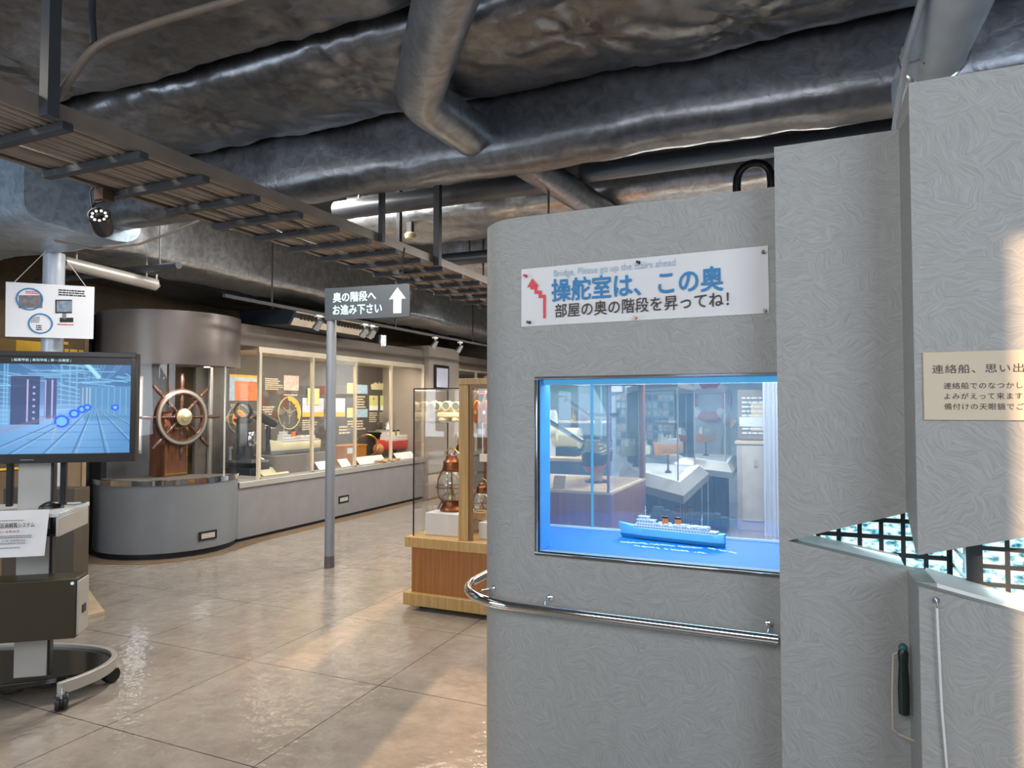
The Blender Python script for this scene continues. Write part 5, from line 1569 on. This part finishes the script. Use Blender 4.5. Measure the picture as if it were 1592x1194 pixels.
solo('foil_duct', foil_duct('x', -6.85, -5.9, 4.6, 7.4, 2.80, 3.2, .08, .05, 2.0, sag=.03), M_FOIL, 'dark foil duct above the wheel niche and the air conditioner', 'air duct', ang=80)

def pipe(name, pts, r, m, label, cat='pipe', n=20, group=None, bands=()):
    mb = MB().tube(pts, r, n)
    if name == 'pipe':                             # hanger rods up to the ceiling
        a, b = Vector(pts[0]), Vector(pts[-1])
        for k in (.12, .88):
            q = a.lerp(b, k)
            mb.tube([q, Vector((q.x, q.y, 3.5))], .008, 6)
    return solo(name, mb, m, label, cat, None, group, ang=60)
def bend(pts, rad=.12, n=6):
    pts = [Vector(p) for p in pts]
    out = [pts[0]]
    for a, b, c in zip(pts, pts[1:], pts[2:]):
        d0 = (a - b).normalized(); d1 = (c - b).normalized()
        p0, p2 = b + d0 * rad, b + d1 * rad
        for k in range(n + 1):
            t = k / n
            out.append(p0 * (1 - t) ** 2 + b * 2 * t * (1 - t) + p2 * t * t)
    return out + [pts[-1]]
pz_ = 2.864
e0 = Vector((-0.66, 1.42, pz_)); e1 = Vector((-1.55, 2.54, pz_)); e2 = Vector((-1.52, 3.02, pz_))
solo('round_duct', MB().tube(bend([e0, e1, e2], .11, 8), .108, 28), M_PIPEWRAP, 'dark silver round duct with an elbow entering the deep foil duct', 'round duct', ang=70)
rp0 = py(1490, 0, 2.47)
solo('round_duct', MB().tube([(.445, 1.6, 2.76), (.435, 2.5, 2.755), (.42, 3.1, 2.75)], .103, 28), mat('pale_pipe_wrap', '#a7bacb', .38, .1, bump=.1, bscale=8), 'pale silver round duct above the tallest grey panel', 'round duct', ang=70)
solo('duct_strap', MB().torus((.43, 2.78, 2.755), .106, .006, Matrix.Rotation(R(90), 4, 'X'), 36, 8), M_CHROME, 'bright strap around the pale round duct', 'strap')
pipe('conduit', [py(1444, -30, 2.20), py(1434, 0, 2.3), py(1421, 45, 2.42), py(1409, 86, 2.55), py(1406, 112, 2.65), py(1398, 150, 2.8), py(1390, 205, 2.95)], .011, mat('conduit_pale', '#aab4be', .5), 'thin grey conduit running beside the pale round duct', 'conduit', 10)
solo('conduit_clip', MB().tube([py(1402, 101, 2.60), py(1434, 92, 2.64), py(1438, 99, 2.64)], .005, 8), M_CHROME, 'bright wire clip holding the thin grey conduit', 'clip')
M_PIPED = mat('dark_pipe_lagging', '#5d6167', .35, .5, bump=.1, bscale=15)
pipe('pipe', [(-3.35, 4.3, 3.03), (-1.62, 4.3, 3.03)], .072, M_PIPED, 'dark lagged pipe behind the left half of the deep foil duct')
pipe('pipe', [(-1.36, 4.3, 3.05), (1.6, 4.3, 3.05)], .060, mat('blue_grey_pipe', '#6f7d8e', .35, .5, bump=.1, bscale=15), 'blue-grey lagged pipe behind the right half of the deep foil duct')
pipe('pipe', [(-1.52, 3.36, 2.93), (-1.40, 4.4, 2.93), (-1.33, 5.1, 2.93)], .095, M_PIPEWRAP, 'short silver pipe passing back under the two lagged pipes')
pipe('pipe', [(-3.6, 5.75, 2.92), (2, 5.75, 2.92)], .06, M_PIPED, 'dark pipe between the two crumpled foil ducts')
pipe('pipe', [(-3.6, 6.05, 2.75), (2, 6.05, 2.75)], .035, M_PIPED, 'thin dark pipe just below the crumpled foil ducts')
pipe('pipe', [(-3.6, 7.7, 2.72), (2, 7.7, 2.72)], .08, M_PIPED, 'thick dark pipe far back across the hall')
pipe('pipe', [(-3.9, 9.9, 2.62), (2, 9.9, 2.62)], .09, M_FOILB, 'pale foil pipe at the very back of the hall')
A_, B_ = pz(100, 408, 2.62), pz(243, 443, 2.55)
pipe('pipe', [A_, B_], .05, M_STEELGREY, 'grey batten pipe with a rounded end above the curved header')
solo('sprinkler', MB().lathe([(.01, 0), (.03, .01), (.035, .03), (.012, .05), (.012, .12)], 14, Matrix.Translation(B_ + Vector((0, 0, -.03)))), M_SILVER, 'small silver sprinkler at the end of the grey batten pipe', 'sprinkler')
pipe('pipe', [(-6.5, 4.0, 2.66), (-4.7, 4.0, 2.66)], .03, M_PIPED, 'thin dark pipe above the curved header')
pipe('conduit', bend([pz(78, 168, 2.53), pz(148, 68, 2.80), pz(260, 30, 2.88), pz(385, -6, 2.90)], .08), .014, mat('conduit_brown', '#6a6056', .5), 'grey-brown conduit bending up from the tray hanger along the foil', 'conduit', 10)
pipe('conduit_hanger', [pz(146, 70, 2.80), pz(143, 22, 2.95), pz(143, 22, 2.95) + Z * .12], .012, M_DARKBLUE, 'short dark strap holding the bend of the grey-brown conduit', 'strap', 8)
pipe('cable', [pz(85, 374, 2.60), pz(150, 388, 2.58), pz(215, 380, 2.56), pz(270, 360, 2.54), pz(312, 342, 2.52)], .008, M_CABLE, 'thin cable sagging from the column top to the cable tray', 'cable', 8)

# ------------------------------------------------------------------ cable tray with its cables
TXL, TXR, TZ = -2.95, -2.385, 2.50
tr = thing('cable_tray', 'long ladder cable tray hanging under the ceiling and running away from the camera', 'cable tray', ((TXL + TXR) / 2, 6, TZ))
for x in (TXL, TXR):
    part('rail', MB().box(x - .016, x + .016, .6, 12.4, TZ, TZ + .055), M_TRAY, tr)
y = .95
while y < 12.3:
    part('rung', MB().box(TXL - .014, TXR + .014, y - .019, y + .019, TZ - .028, TZ - .001), M_DARKBLUE, tr)
    y += .30
for (u, v) in ((60, 178), (690, 408)):
    q = pz(u, v, TZ)
    part('hanger', MB().box(TXR + .02, TXR + .065, q.y - .02, q.y + .02, TZ - .02, 3.06), M_DARKBLUE, tr, 'dark square hanger')
part('hanger', MB().box(TXR + .02, TXR + .05, 3.43, 3.46, TZ, 3.4), M_DARKBLUE, tr, 'dark square hanger')
part('hanger', MB().box(TXL - .05, TXL - .02, 4.6, 4.64, TZ, 3.4), M_DARKBLUE, tr, 'dark square hanger')
rd = random.Random(12)
NC_ = 15
first = None
xs_ = [TXL + .045 + (TXR - TXL - .09) * k / (NC_ - 1) for k in range(NC_)]
for k, x in enumerate(xs_):
    if k in (3, 4, 10): continue
    pts = [(x + rd.uniform(-.008, .008), .6 + 11.7 * i / 26, TZ + .016 + rd.uniform(-.003, .006)) for i in range(27)]
    solo('cable', MB().tube(pts, rd.choice((.014, .016, .0175)), 8), M_CABLE, 'grey-brown cable lying lengthwise in the overhead cable tray', 'cable', None, 'cables lying in the cable tray', ang=60)
pts = [Vector((TXL + .2 + .09 * math.cos(t_ * .5), 2.55 + t_ * .02, TZ + .05 + .03 * math.sin(t_ * .5))) for t_ in range(24)]
solo('flexible_conduit', MB().tube(pts, .018, 10), M_PIPED, 'dark flexible conduit coiled on the cable tray above the security camera', 'conduit')
cw = pz(988, 0, 2)  # chain of the detector
# security camera under the tray
cc = pz(150, 300, TZ - .01)
sec = thing('security_camera', 'black security camera with a ring of white lights hanging from the cable tray', 'security camera', (TXL, cc.y, TZ - .04))
qx, qy = TXL, cc.y
part('clamp', MB().box(qx - .03, qx + .03, qy - .03, qy + .03, TZ - .055, TZ - .001), mat('rusty_bracket', '#5a463a', .5, .5), sec, bevel=.003)
part('arm', MB().tube(bend([(qx, qy, TZ - .05), (qx - .06, qy - .01, TZ - .06), (qx - .07, qy - .02, TZ - .13), (qx - .02, qy - .03, TZ - .16)], .03), .008, 8), M_BLACK, sec)
ctr = pz(158, 326, 2.37); 
ctr = Vector((qx + .01, qy - .02, TZ - .155))
dirn = Vector((.55, -.62, .42)).normalized()
Mb = Matrix.Translation(ctr) @ dirn.to_track_quat('Z', 'Y').to_matrix().to_4x4()
part('body', MB().lathe([(.01, -.075), (.036, -.07), (.042, -.05), (.042, .03), (.046, .032), (.046, .045), (.041, .046), (.038, .036), (.005, .036)], 24, Mb), mat('dark_camera_body', '#2a2624', .3, .3), sec)
for k in range(9):
    a = 2 * PI * k / 9
    part('light', MB().ball((0, 0, 0), .0062, 8, 6).__class__().ball(Mb @ Vector((.029 * math.cos(a), .029 * math.sin(a), .039)), .0062, 8, 6), glow('camera_led', '#ffffff', 1.2), sec, 'white light')
part('lens', MB().lathe([(.002, .037), (.013, .037), (.013, .043), (.002, .045)], 16, Mb), M_BLACK, sec, 'black lens')
part('wire', MB().tube([ctr + Vector((-.03, .03, 0)), ctr + Vector((-.06, .0, .06)), ctr + Vector((-.05, -.02, .14)), ctr + Vector((-.0, -.01, .19)), (qx + .05, qy - .02, TZ + .06)], .004, 6), M_BLACK, sec)
# smoke detector on a square post
dp = py(638, 372, 4.8)
sd = thing('smoke_detector', 'pale ball-shaped detector at the end of a dark square drop post near the cable tray', 'detector', (dp.x, dp.y, dp.z))
part('drop_post', MB().box(dp.x - .022, dp.x + .022, dp.y - .022, dp.y + .022, dp.z + .05, 3.03), M_DARKBLUE, sd, 'dark drop post')
part('head', MB().lathe([(.01, 0), (.04, .005), (.05, .03), (.05, .04), (.035, .055), (.02, .06)], 18, Matrix.Translation(dp)), M_CREAM, sd)
part('pin', MB().ball(dp + Z * -.0, .014, 10, 6), M_SILVER, sd)
solo('chain', MB().tube([pz(629, 385, 2.51), pz(629, 385, 2.51) * 1 + Vector((-.02, .0, -.10)), py(628, 440, 5.06)], .006, 6), M_DARKBLUE, 'thin chain hanging from the cable tray to the direction sign', 'chain')

# ------------------------------------------------------------------ air conditioner under the ceiling
ay0, ay1, az0, az1 = 6.05, 7.72, 2.44, 2.62
ac = thing('air_conditioner', 'long ceiling air conditioner with pale louvre above the glass case', 'air conditioner', (-5.6, 6.9, az0))
part('casing', MB().prism([(-6.1, az1), (-5.30, az1), (-5.30, az1 - .06), (-5.38, az0), (-6.1, az0 + .02)], ay0, ay1, axis='y', M=Matrix(((1, 0, 0, 0), (0, 1, 0, 0), (0, 0, 1, 0), (0, 0, 0, 1)))), M_NAVY, ac, 'dark casing')
part('louvre', MB().prism([(-5.298, az1 - .015), (-5.285, az1 - .02), (-5.372, az0 - .005), (-5.385, az0)], ay0 + .04, ay1 - .02, axis='y'), mat('louvre_cream', '#d6cbb8', .4), ac, 'pale louvre panel', bevel=.002)
sl = MB()
for k in range(22):
    y = ay0 + .16 + (ay1 - ay0 - .36) * k / 21
    sl.prism([(-5.288, az1 - .055), (-5.283, az1 - .055), (-5.348, az0 + .05), (-5.353, az0 + .05)], y - .022, y + .022, axis='y')
part('slot', sl, M_BLACK, ac, 'dark louvre slots')
part('hanger', MB().box(-5.88, -5.85, 6.3, 6.33, az1, 3.5).box(-5.88, -5.85, 7.4, 7.43, az1, 3.5), M_DARKBLUE, ac)
# spot rail and spotlights
rl = thing('spot_rail', 'dark lighting rail running in front of the long glass case', 'lighting rail', (-4.83, 8, 2.5))
part('track', MB().box(-4.845, -4.815, 4.6, 12.4, 2.495, 2.525), M_DARKBLUE, rl)
for y in (5.2, 7.4, 9.6, 11.6):
    part('drop_rod', MB().box(-4.836, -4.824, y - .006, y + .006, 2.525, 3.5), M_DARKBLUE, rl)
def spotlight(y, label):
    t = thing('spotlight', label, 'spotlight', (-4.83, y, 2.495), 0, 'spotlights on the rail before the glass case')
    part('adapter', MB().box(-.02, .02, -.05, .05, -.025, 0), M_WHITE, t, world=False, bevel=.003)
    part('stem', MB().tube([(0, 0, -.02), (0, 0, -.07)], .008, 8), M_WHITE, t, world=False)
    d = Vector((-.65, .1, -.75)).normalized()
    Ms = Matrix.Translation((0, 0, -.10)) @ d.to_track_quat('Z', 'Y').to_matrix().to_4x4()
    part('head', MB().lathe([(.01, -.06), (.028, -.055), (.034, .0), (.042, .06), (.040, .062), (.033, .03), (.01, .028)], 18, Ms), M_SILVER, t, 'silver lamp head', world=False)
    part('bulb', MB().ball(Ms @ Vector((0, 0, .035)), .02, 10, 8), glow('spot_bulb', '#fff0d0', 40), t, 'glowing bulb', world=False)
    return t
for i, (u, v, lab) in enumerate(((494, 505, 'silver spotlight just left of the sign pole, below the air conditioner'), (566, 522, 'silver spotlight just right of the sign pole under the louvre'), (577, 536, 'silver spotlight at the right end of the air conditioner louvre'),
                                  (676, 540, 'silver spotlight above the framed picture on the pale pillar'), (715, 546, 'silver spotlight above the far case, beyond the pillar'))):
    q = px(u, 600, -4.83)
    spotlight(q.y, lab)
for y in (5.6, 7.6, 9.4, 11.0):
    lamp('rail_spot', 'SPOT', (-4.78, y, 2.36), 42, WARM, spot=R(85), size=.04, aim=(-5.6, y + .2, 1.0))
solo('hall_pipe_bracket', MB().box(-4.2, -4.16, 4.0, 4.04, 2.9, 3.45), M_DARKBLUE, 'dark bracket above the long foil duct', 'bracket')
solo('silver_can', MB().lathe([(.07, 0), (.09, .02), (.09, .18), (.06, .2)], 20, Matrix.Translation(py(592, 535, 8.6) + Z * -.05)), M_SILVER, 'silver can-shaped lamp at the right end of the air conditioner', 'lamp')
rg = py(1172, 282, 3.9)
solo('cable_loop', MB().tube([Vector((rg.x - .085, 3.9, rg.z - .10))] + [Vector((rg.x - .09 * math.cos(PI * k / 10), 3.9, rg.z + .12 * math.sin(PI * k / 10) ** .7 - .02)) for k in range(11)] + [Vector((rg.x + .085, 3.9, rg.z - .10))], .022, 12), M_BLACK, 'black cable loop rising behind the top of the grey partition', 'cable')
pipe('pipe', [(rg.x - 1.5, 3.92, rg.z - .10), (rg.x + 1, 3.92, rg.z - .10)], .03, M_PIPED, 'dark pipe under the black cable loop behind the partition')

# ================================================================== the room seen through the show window
# angled white table with silver bevelled rim
TBZ = .85
A = Vector((-.97, 5.89)); B = Vector((-1.03, 8.0)); C_ = Vector((-2.1, 8.2)); D = Vector((-1.83, 7.03))
def inset(P, k):
    c = sum(P, Vector((0, 0))) / len(P)
    return [p + (c - p).normalized() * k for p in P]
def island(name, label, P, z, ships, rail=True):
    c = sum(P, Vector((0, 0))) / len(P)
    t = thing(name, label, 'display table', (c.x, c.y, 0))
    out_ = [(p.x, p.y, z - .10) for p in P]; top = [(p.x, p.y, z) for p in inset(P, .17)]
    n = len(P)
    part('rim', MB().rings([out_, top], cap=False), M_ALU, t, 'sloping silver rim', ang=20)
    part('apron', MB().prism([tuple(p) for p in P], z - .17, z - .10), M_GREYBASE, t, 'grey apron')
    part('top', MB().prism([tuple(p) for p in inset(P, .16)], z - .02, z), M_CARD, t, 'white top')
    Q = inset(P, .32)
    for i in range(n):
        for k in range(5):
            p = Q[i].lerp(Q[(i + 1) % n], (k + .2) / 5)
            part('slat', MB().box(p.x - .03, p.x + .03, p.y - .03, p.y + .03, 0, z - .17), M_NAVY, t, 'dark slat')
    G = inset(P, .24)
    for i in range(n):
        a, b = G[i], G[(i + 1) % n]
        part('pane', MB().quad((a.x, a.y, z), (b.x, b.y, z), (b.x, b.y, z + .82), (a.x, a.y, z + .82), .006), M_GLASS, t)
        part('pane_edge', MB().tube([(a.x, a.y, z), (a.x, a.y, z + .82)], .008, 6), M_ALU, t)
    part('glass_lid', MB().prism([tuple(p) for p in inset(P, .23)], z + .822, z + .828), M_GLASS, t)
    lo, li = inset(P, .22), inset(P, .27)
    m = MB()
    for i in range(n):
        m.prism([tuple(lo[i]), tuple(lo[(i + 1) % n]), tuple(li[(i + 1) % n]), tuple(li[i])], z + .83, z + .88)
    part('lid_frame', m, M_GREYBROWN, t, 'grey-brown lid frame')
    return t
island('display_table', 'angled white display table with sloping silver rim carrying the white and the orange model ships', [A, B, C_, D], TBZ, 2)
def back_ship(label, u0, u1, v_keel, y, z_stand, hull, fun=2, h=.2, seed=2, dx=.5):
    p0, p1 = py(u0, v_keel, y), py(u1, v_keel, y + dx)
    z = p0.z
    model_ship('model_ship', label, p0, p1, z, h, hull, M_WHITE, M_CREAM, None, stand=max(.02, z - z_stand), funnels=fun, beam=.125, seed=seed)
back_ship('white and pale green model ship at the left on the angled white table', 966, 1009, 710, 7.2, TBZ, M_GREENHULL, 1, .22, 2, .45)
back_ship('white model ship with orange hull on the angled white table', 1016, 1060, 709, 6.6, TBZ, M_ORANGEHULL, 2, .24, 3, .45)
P2_ = [Vector((-.98, 8.25)), Vector((-.85, 9.6)), Vector((-2.2, 9.7)), Vector((-1.9, 8.55))]
P2_ = [Vector((-.80, 8.2)), Vector((-.85, 10.0)), Vector((-1.9, 10.1)), Vector((-1.6, 8.9))]
island('display_table', 'farther white display table with silver rim behind the orange model ship', P2_, TBZ, 2)
back_ship('faint white and red model ship between the two display tables', 1051, 1078, 690, 8.9, TBZ, M_RED, 1, .24, 4, .5)
back_ship('small white model ship with yellow hull on the farther display table', 1084, 1110, 689, 9.2, TBZ, M_ORANGEHULL, 1, .24, 6, .5)

# red-brown framed showcase with a model ship, left of the tables
bc_ = thing('framed_showcase', 'red-brown framed glass showcase holding a dark model ship, left of the white tables', 'showcase', (-1.9, 5.5, 0))
RX0, RX1, RY0, RY1 = -2.45, -1.38, 5.08, 6.3
part('base', MB().box(RX0, RX1, RY0, RY1, 0, .83), M_WOODR, bc_, 'red-brown base')
part('floor', MB().box(RX0 + .01, RX1 + .0, RY0 + .01, RY1 - .01, .83, .85), M_CANVAS, bc_, 'beige floor')
for (x, y) in ((RX1 - .04, RY1 - .08), (RX1 - .03, RY0), (RX0, RY0), (RX0, RY1 - .07)):
    wdt = .08 if (x, y) == (RX1 - .04, RY1 - .08) else .03
    part('post', MB().box(x, x + wdt * .5, y, y + wdt, .85, 1.70), M_WOODR, bc_)
part('crown', MB().box(RX0, RX1, RY0, RY1, 1.70, 1.76), M_WOODR, bc_)
part('pane', MB().box(RX1 - .02, RX1 - .014, RY0 + .03, RY1 - .08, .85, 1.70), M_GLASS, bc_)
part('pane', MB().box(RX0 + .03, RX1 - .03, RY0 + .012, RY0 + .018, .85, 1.70), M_GLASS, bc_)
model_ship('model_ship', 'dark model ship with cream deck in the red-brown framed showcase', (-1.62, 5.3), (-1.75, 6.2), .97, .30, M_NAVY, M_CREAM, M_RED, M_RED, stand=.12, funnels=1, beam=.22, seed=12)
for k, (u, v) in enumerate(((902, 748), (951, 742))):
    q = pz(u, v, .852)
    solo('caption_card', MB().quad((q.x - .04, 5.15 + .5 * k, .853), (q.x + .05, 5.18 + .5 * k, .853), (q.x + .05, 5.22 + .5 * k, .95), (q.x - .04, 5.19 + .5 * k, .95), .006), M_CANVAS, '%s beige caption card on the floor of the red-brown framed showcase' % ('left' if k == 0 else 'right'), 'caption card')
# instrument bench at the far left of the show window
ib = thing('instrument_bench', 'blue-grey bench of ship fittings seen at the left through the show window', 'bench', (-2.7, 6.9, 0))
part('bench', MB().box(-2.9, -1.98, 6.6, 7.3, 0, .95), mat('blue_grey_bench', '#5f7488', .5), ib)
part('slab', MB().box(-2.92, -1.96, 6.58, 7.32, .95, .98), M_CANVAS, ib)
part('backboard', MB().box(-2.9, -1.98, 7.3, 7.34, .98, 1.9), mat('slate_backboard', '#5c6c74', .5), ib)
part('beam', MB().box(-2.8, -1.9, 6.62, 6.68, 1.64, 1.88).box(-1.96, -1.9, 6.62, 6.68, .98, 1.64), M_GREENBL, ib, 'muted teal beam')
part('shelf', MB().box(-2.6, -1.98, 6.95, 7.3, 1.33, 1.35), M_CANVAS, ib)
wl_ = thing('white_lamp', 'tall white lantern pole at the left through the show window', 'lamp', (py(860, 720, 6.9).x, 6.9, .98))
x = wl_.location.x
part('tube', MB().lathe([(.05, .98), (.05, 1.42), (.03, 1.47)], 16, Matrix.Translation((x, 6.9, 0))), M_CARD, wl_)
part('flange', MB().lathe([(.01, -.03), (.09, -.03), (.09, .03), (.01, .03)], 20, Matrix.Translation((x + .05, 6.85, 1.22)) @ Matrix.Rotation(R(90), 4, 'Y')), M_CREAM, wl_)
x = py(880, 720, 6.9).x
cy_ = thing('cream_drum', 'cream metal drum beside the white lantern pole in the show window view', 'drum', (x, 6.95, .98))
part('drum', MB().lathe([(.01, -.14), (.11, -.14), (.11, .14), (.01, .14)], 22, Matrix.Translation((x, 6.95, 1.17)) @ Matrix.Rotation(R(90), 4, 'Y')), M_CREAM, cy_)
part('cradle', MB().box(x - .12, x + .12, 6.87, 7.03, .98, 1.07), M_NAVY, cy_)
x = py(893, 660, 7.1).x
bl_ = thing('brass_lamp', 'small brass lamp on the shelf behind the sloping rail in the show window view', 'lamp', (x, 7.1, 1.35))
part('body', MB().lathe([(.05, 1.35), (.05, 1.37), (.025, 1.39), (.035, 1.44), (.035, 1.50), (.015, 1.53)], 16, Matrix.Translation((x, 7.1, 0))), M_BRASS, bl_)
x = py(908, 672, 7.1).x
vm_ = thing('valve', 'dark valve with copper wheel on the shelf in the show window view', 'valve', (x, 7.1, 1.35))
part('body', MB().lathe([(.04, 1.35), (.05, 1.40), (.03, 1.46), (.04, 1.48)], 14, Matrix.Translation((x, 7.1, 0))), M_NAVY, vm_)
part('wheel', MB().torus((x + .03, 7.03, 1.42), .045, .01, Matrix.Rotation(R(90), 4, 'X'), 20, 6), M_COPPER, vm_)
# sloping rails of the stair
for (u0, v0, u1, v1, lab) in ((848, 652, 905, 686, 'lower sloping silver stair rail with a short level end'), (880, 622, 914, 646, 'upper short sloping silver stair rail')):
    q0, q1 = py(u0, v0, 5.6), py(u1, v1, 5.9)
    solo('stair_rail', MB().tube([q0, q1, q1 + Vector((.25, .1, 0))], .022, 12), M_SILVER, lab, 'handrail')
# back wall of this room with its boards
wr = struct('wall_back', MB().box(-3.4, 4, 11.2, 11.3, 0, 3.3), mat('pale_back_wall', '#b9c6cf', .6))
pb_ = thing('photo_board', 'large board of many small grey photographs behind the model ships', 'photo board', (-1.6, 11.1, .9))
ax_, bx2 = py(957, 650, 11.1).x, py(1048, 650, 11.1).x
zt_, zb_ = py(1000, 612, 11.1).z, py(1000, 706, 11.1).z
part('board', MB().box(ax_, bx2, 11.12, 11.18, zb_, zt_), mat('board_blue_grey', '#7f95a6', .5), pb_)
rd = random.Random(4)
nx_, nz_ = 11, 8
ms = [mat('photo_a', '#a8b2ba', .5, var=.4, vscale=30), mat('photo_b', '#5e6a74', .5, var=.4, vscale=30), mat('photo_c', '#b8a894', .5, var=.4, vscale=30)]
for i in range(nx_):
    for j in range(nz_):
        w_ = (bx2 - ax_) / nx_; h_ = (zt_ - zb_) / nz_
        part('small_photo', MB().box(ax_ + w_ * (i + .08), ax_ + w_ * (i + .9), 11.112, 11.12, zb_ + h_ * (j + .1), zb_ + h_ * (j + .86)), rd.choice(ms), pb_)
M_MURB = mat('mural_blue', '#3f78b8', .5, var=.2); 
for (u0, u1, m_, lab) in ((918, 968, M_CARD, 'white left panel of the mural strip high on the back wall'), (972, 1000, mat('mural_slate', '#6c7480', .5), 'slate panel of the mural strip high on the back wall'), (982, 999, M_RED, 'red panel of the mural strip high on the back wall'),
                       (1001, 1018, M_MURB, 'blue panel of the mural strip high on the back wall'), (1020, 1046, mat('mural_teal', '#4d7f97', .5, var=.3), 'teal panel of the mural strip high on the back wall'), (1048, 1064, M_CARD, 'white right panel of the mural strip high on the back wall')):
    if lab.startswith('slate'): continue
    a, b = py(u0, 600, 11.19).x, py(u1, 600, 11.19).x
    solo('mural_panel', MB().box(a, b, 11.17, 11.19, py(1000, 609, 11.17).z, py(1000, 592, 11.17).z), m_, lab, 'mural panel')
lb = thing('lifebuoy', 'red and white lifebuoy hanging high on the back wall', 'lifebuoy', py(1104, 620, 11.125))
cb = py(1103, 622, 11.125)
part('ring', MB().torus(cb, .27, .075, Matrix.Rotation(R(90), 4, 'X'), 40, 12), M_RED, lb)
for k in range(4):
    Mx = Matrix.Rotation(R(90), 4, 'X') @ Matrix.Rotation(R(90 * k + 30), 4, 'Z')
    part('band', MB().torus(cb, .27, .078, Mx, 24, 12, R(26)), M_CARD, lb, 'white band')
fl = thing('flag', 'hanging pale orange flag on a slanted pole right of the lifebuoy', 'flag', py(1130, 660, 10.6))
q = [py(1128, 622, 10.6), py(1145, 656, 10.6), py(1135, 668, 10.6), py(1122, 658, 10.6)]
NU, NV = 8, 8
vs = []
for j in range(NV + 1):
    for i in range(NU + 1):
        s, t_ = i / NU, j / NV
        p = q[0].lerp(q[1], s).lerp(q[3].lerp(q[2], s), t_)
        vs.append(p + Vector((0, .05 * math.sin(s * 9 + t_ * 3), 0)))
part('cloth', MB().add(vs, [(j * (NU + 1) + i, j * (NU + 1) + i + 1, (j + 1) * (NU + 1) + i + 1, (j + 1) * (NU + 1) + i) for j in range(NV) for i in range(NU)]), M_CANVAS, fl, fix=False)
part('pole', MB().tube([py(1131, 612, 10.62), py(1122, 690, 10.62), py(1120, 690, 10.62) * 1 + Vector((-.05, 0, -py(1120, 690, 10.62).z))], .015, 8), M_STEELGREY, fl)
# text board over a cabinet at the right
tb = thing('text_board', 'brown-edged text board above the cream cabinet at the right of the show window view', 'text board', (py(1165, 650, 9.0).x, 9.0, 1.1))
a, b = py(1147, 650, 9.0).x, py(1212, 650, 9.0).x
zt_, zb_ = py(1160, 606, 9.0).z, py(1160, 682, 9.0).z
part('board', MB().box(a, b, 9.0, 9.06, zb_, zt_), mat('text_board_brown', '#94857a', .5), tb)
part('sheet', MB().box(a + .16, a + .36, 8.99, 9.0, zb_ + .1, zt_ - .16), M_CANVAS, tb)
part('caption_text', lay(rows(9, b - a - .1, zt_ - zb_ - .12, 77, fill=.4), (a + .05, 8.985, zb_ + .06), X, Z), M_CARD, tb, fix=False)
part('white_strip', MB().box(a + .02, a + .32, 8.98, 8.99, zb_ + .15, zb_ + .27), M_CARD, tb)
cbn = thing('cabinet', 'cream cabinet below the text board at the right of the show window view', 'cabinet', ((a + b) / 2, 8.9, 0))
part('body', MB().box(a, b + .5, 8.8, 9.2, 0, py(1160, 690, 8.8).z), mat('cream_cabinet', '#b7aca4', .5), cbn, bevel=.004)
part('top', MB().box(a - .02, b + .5, 8.78, 9.2, py(1160, 690, 8.8).z, py(1160, 686, 8.8).z), M_CANVAS, cbn)
for k in range(2):
    part('door', MB().box(a + .06 + .42 * k, a + .44 + .42 * k, 8.785, 8.80, .12, py(1160, 694, 8.8).z), mat('cream_door', '#c4b9b0', .5), cbn, bevel=.003)
part('handle', MB().box(a + .2, a + .25, 8.77, 8.785, .78, .86), M_STEELGREY, cbn)
solo('curtain', MB().add(*(lambda pts: ([(x, y, z) for z in (.0, 2.2) for (x, y) in pts], [(i, i + 1, len(pts) + i + 1, len(pts) + i) for i in range(len(pts) - 1)]))([(py(1186, 650, 8.5).x + .008 * k, 8.5 + .03 * math.sin(k * 1.1), ) for k in range(26)])), mat('pale_curtain', '#d5d8e2', .7, var=.1, vscale=5, stretch=(9, 9, .3)), 'pale hanging curtain in front of the cream cabinet', 'curtain')
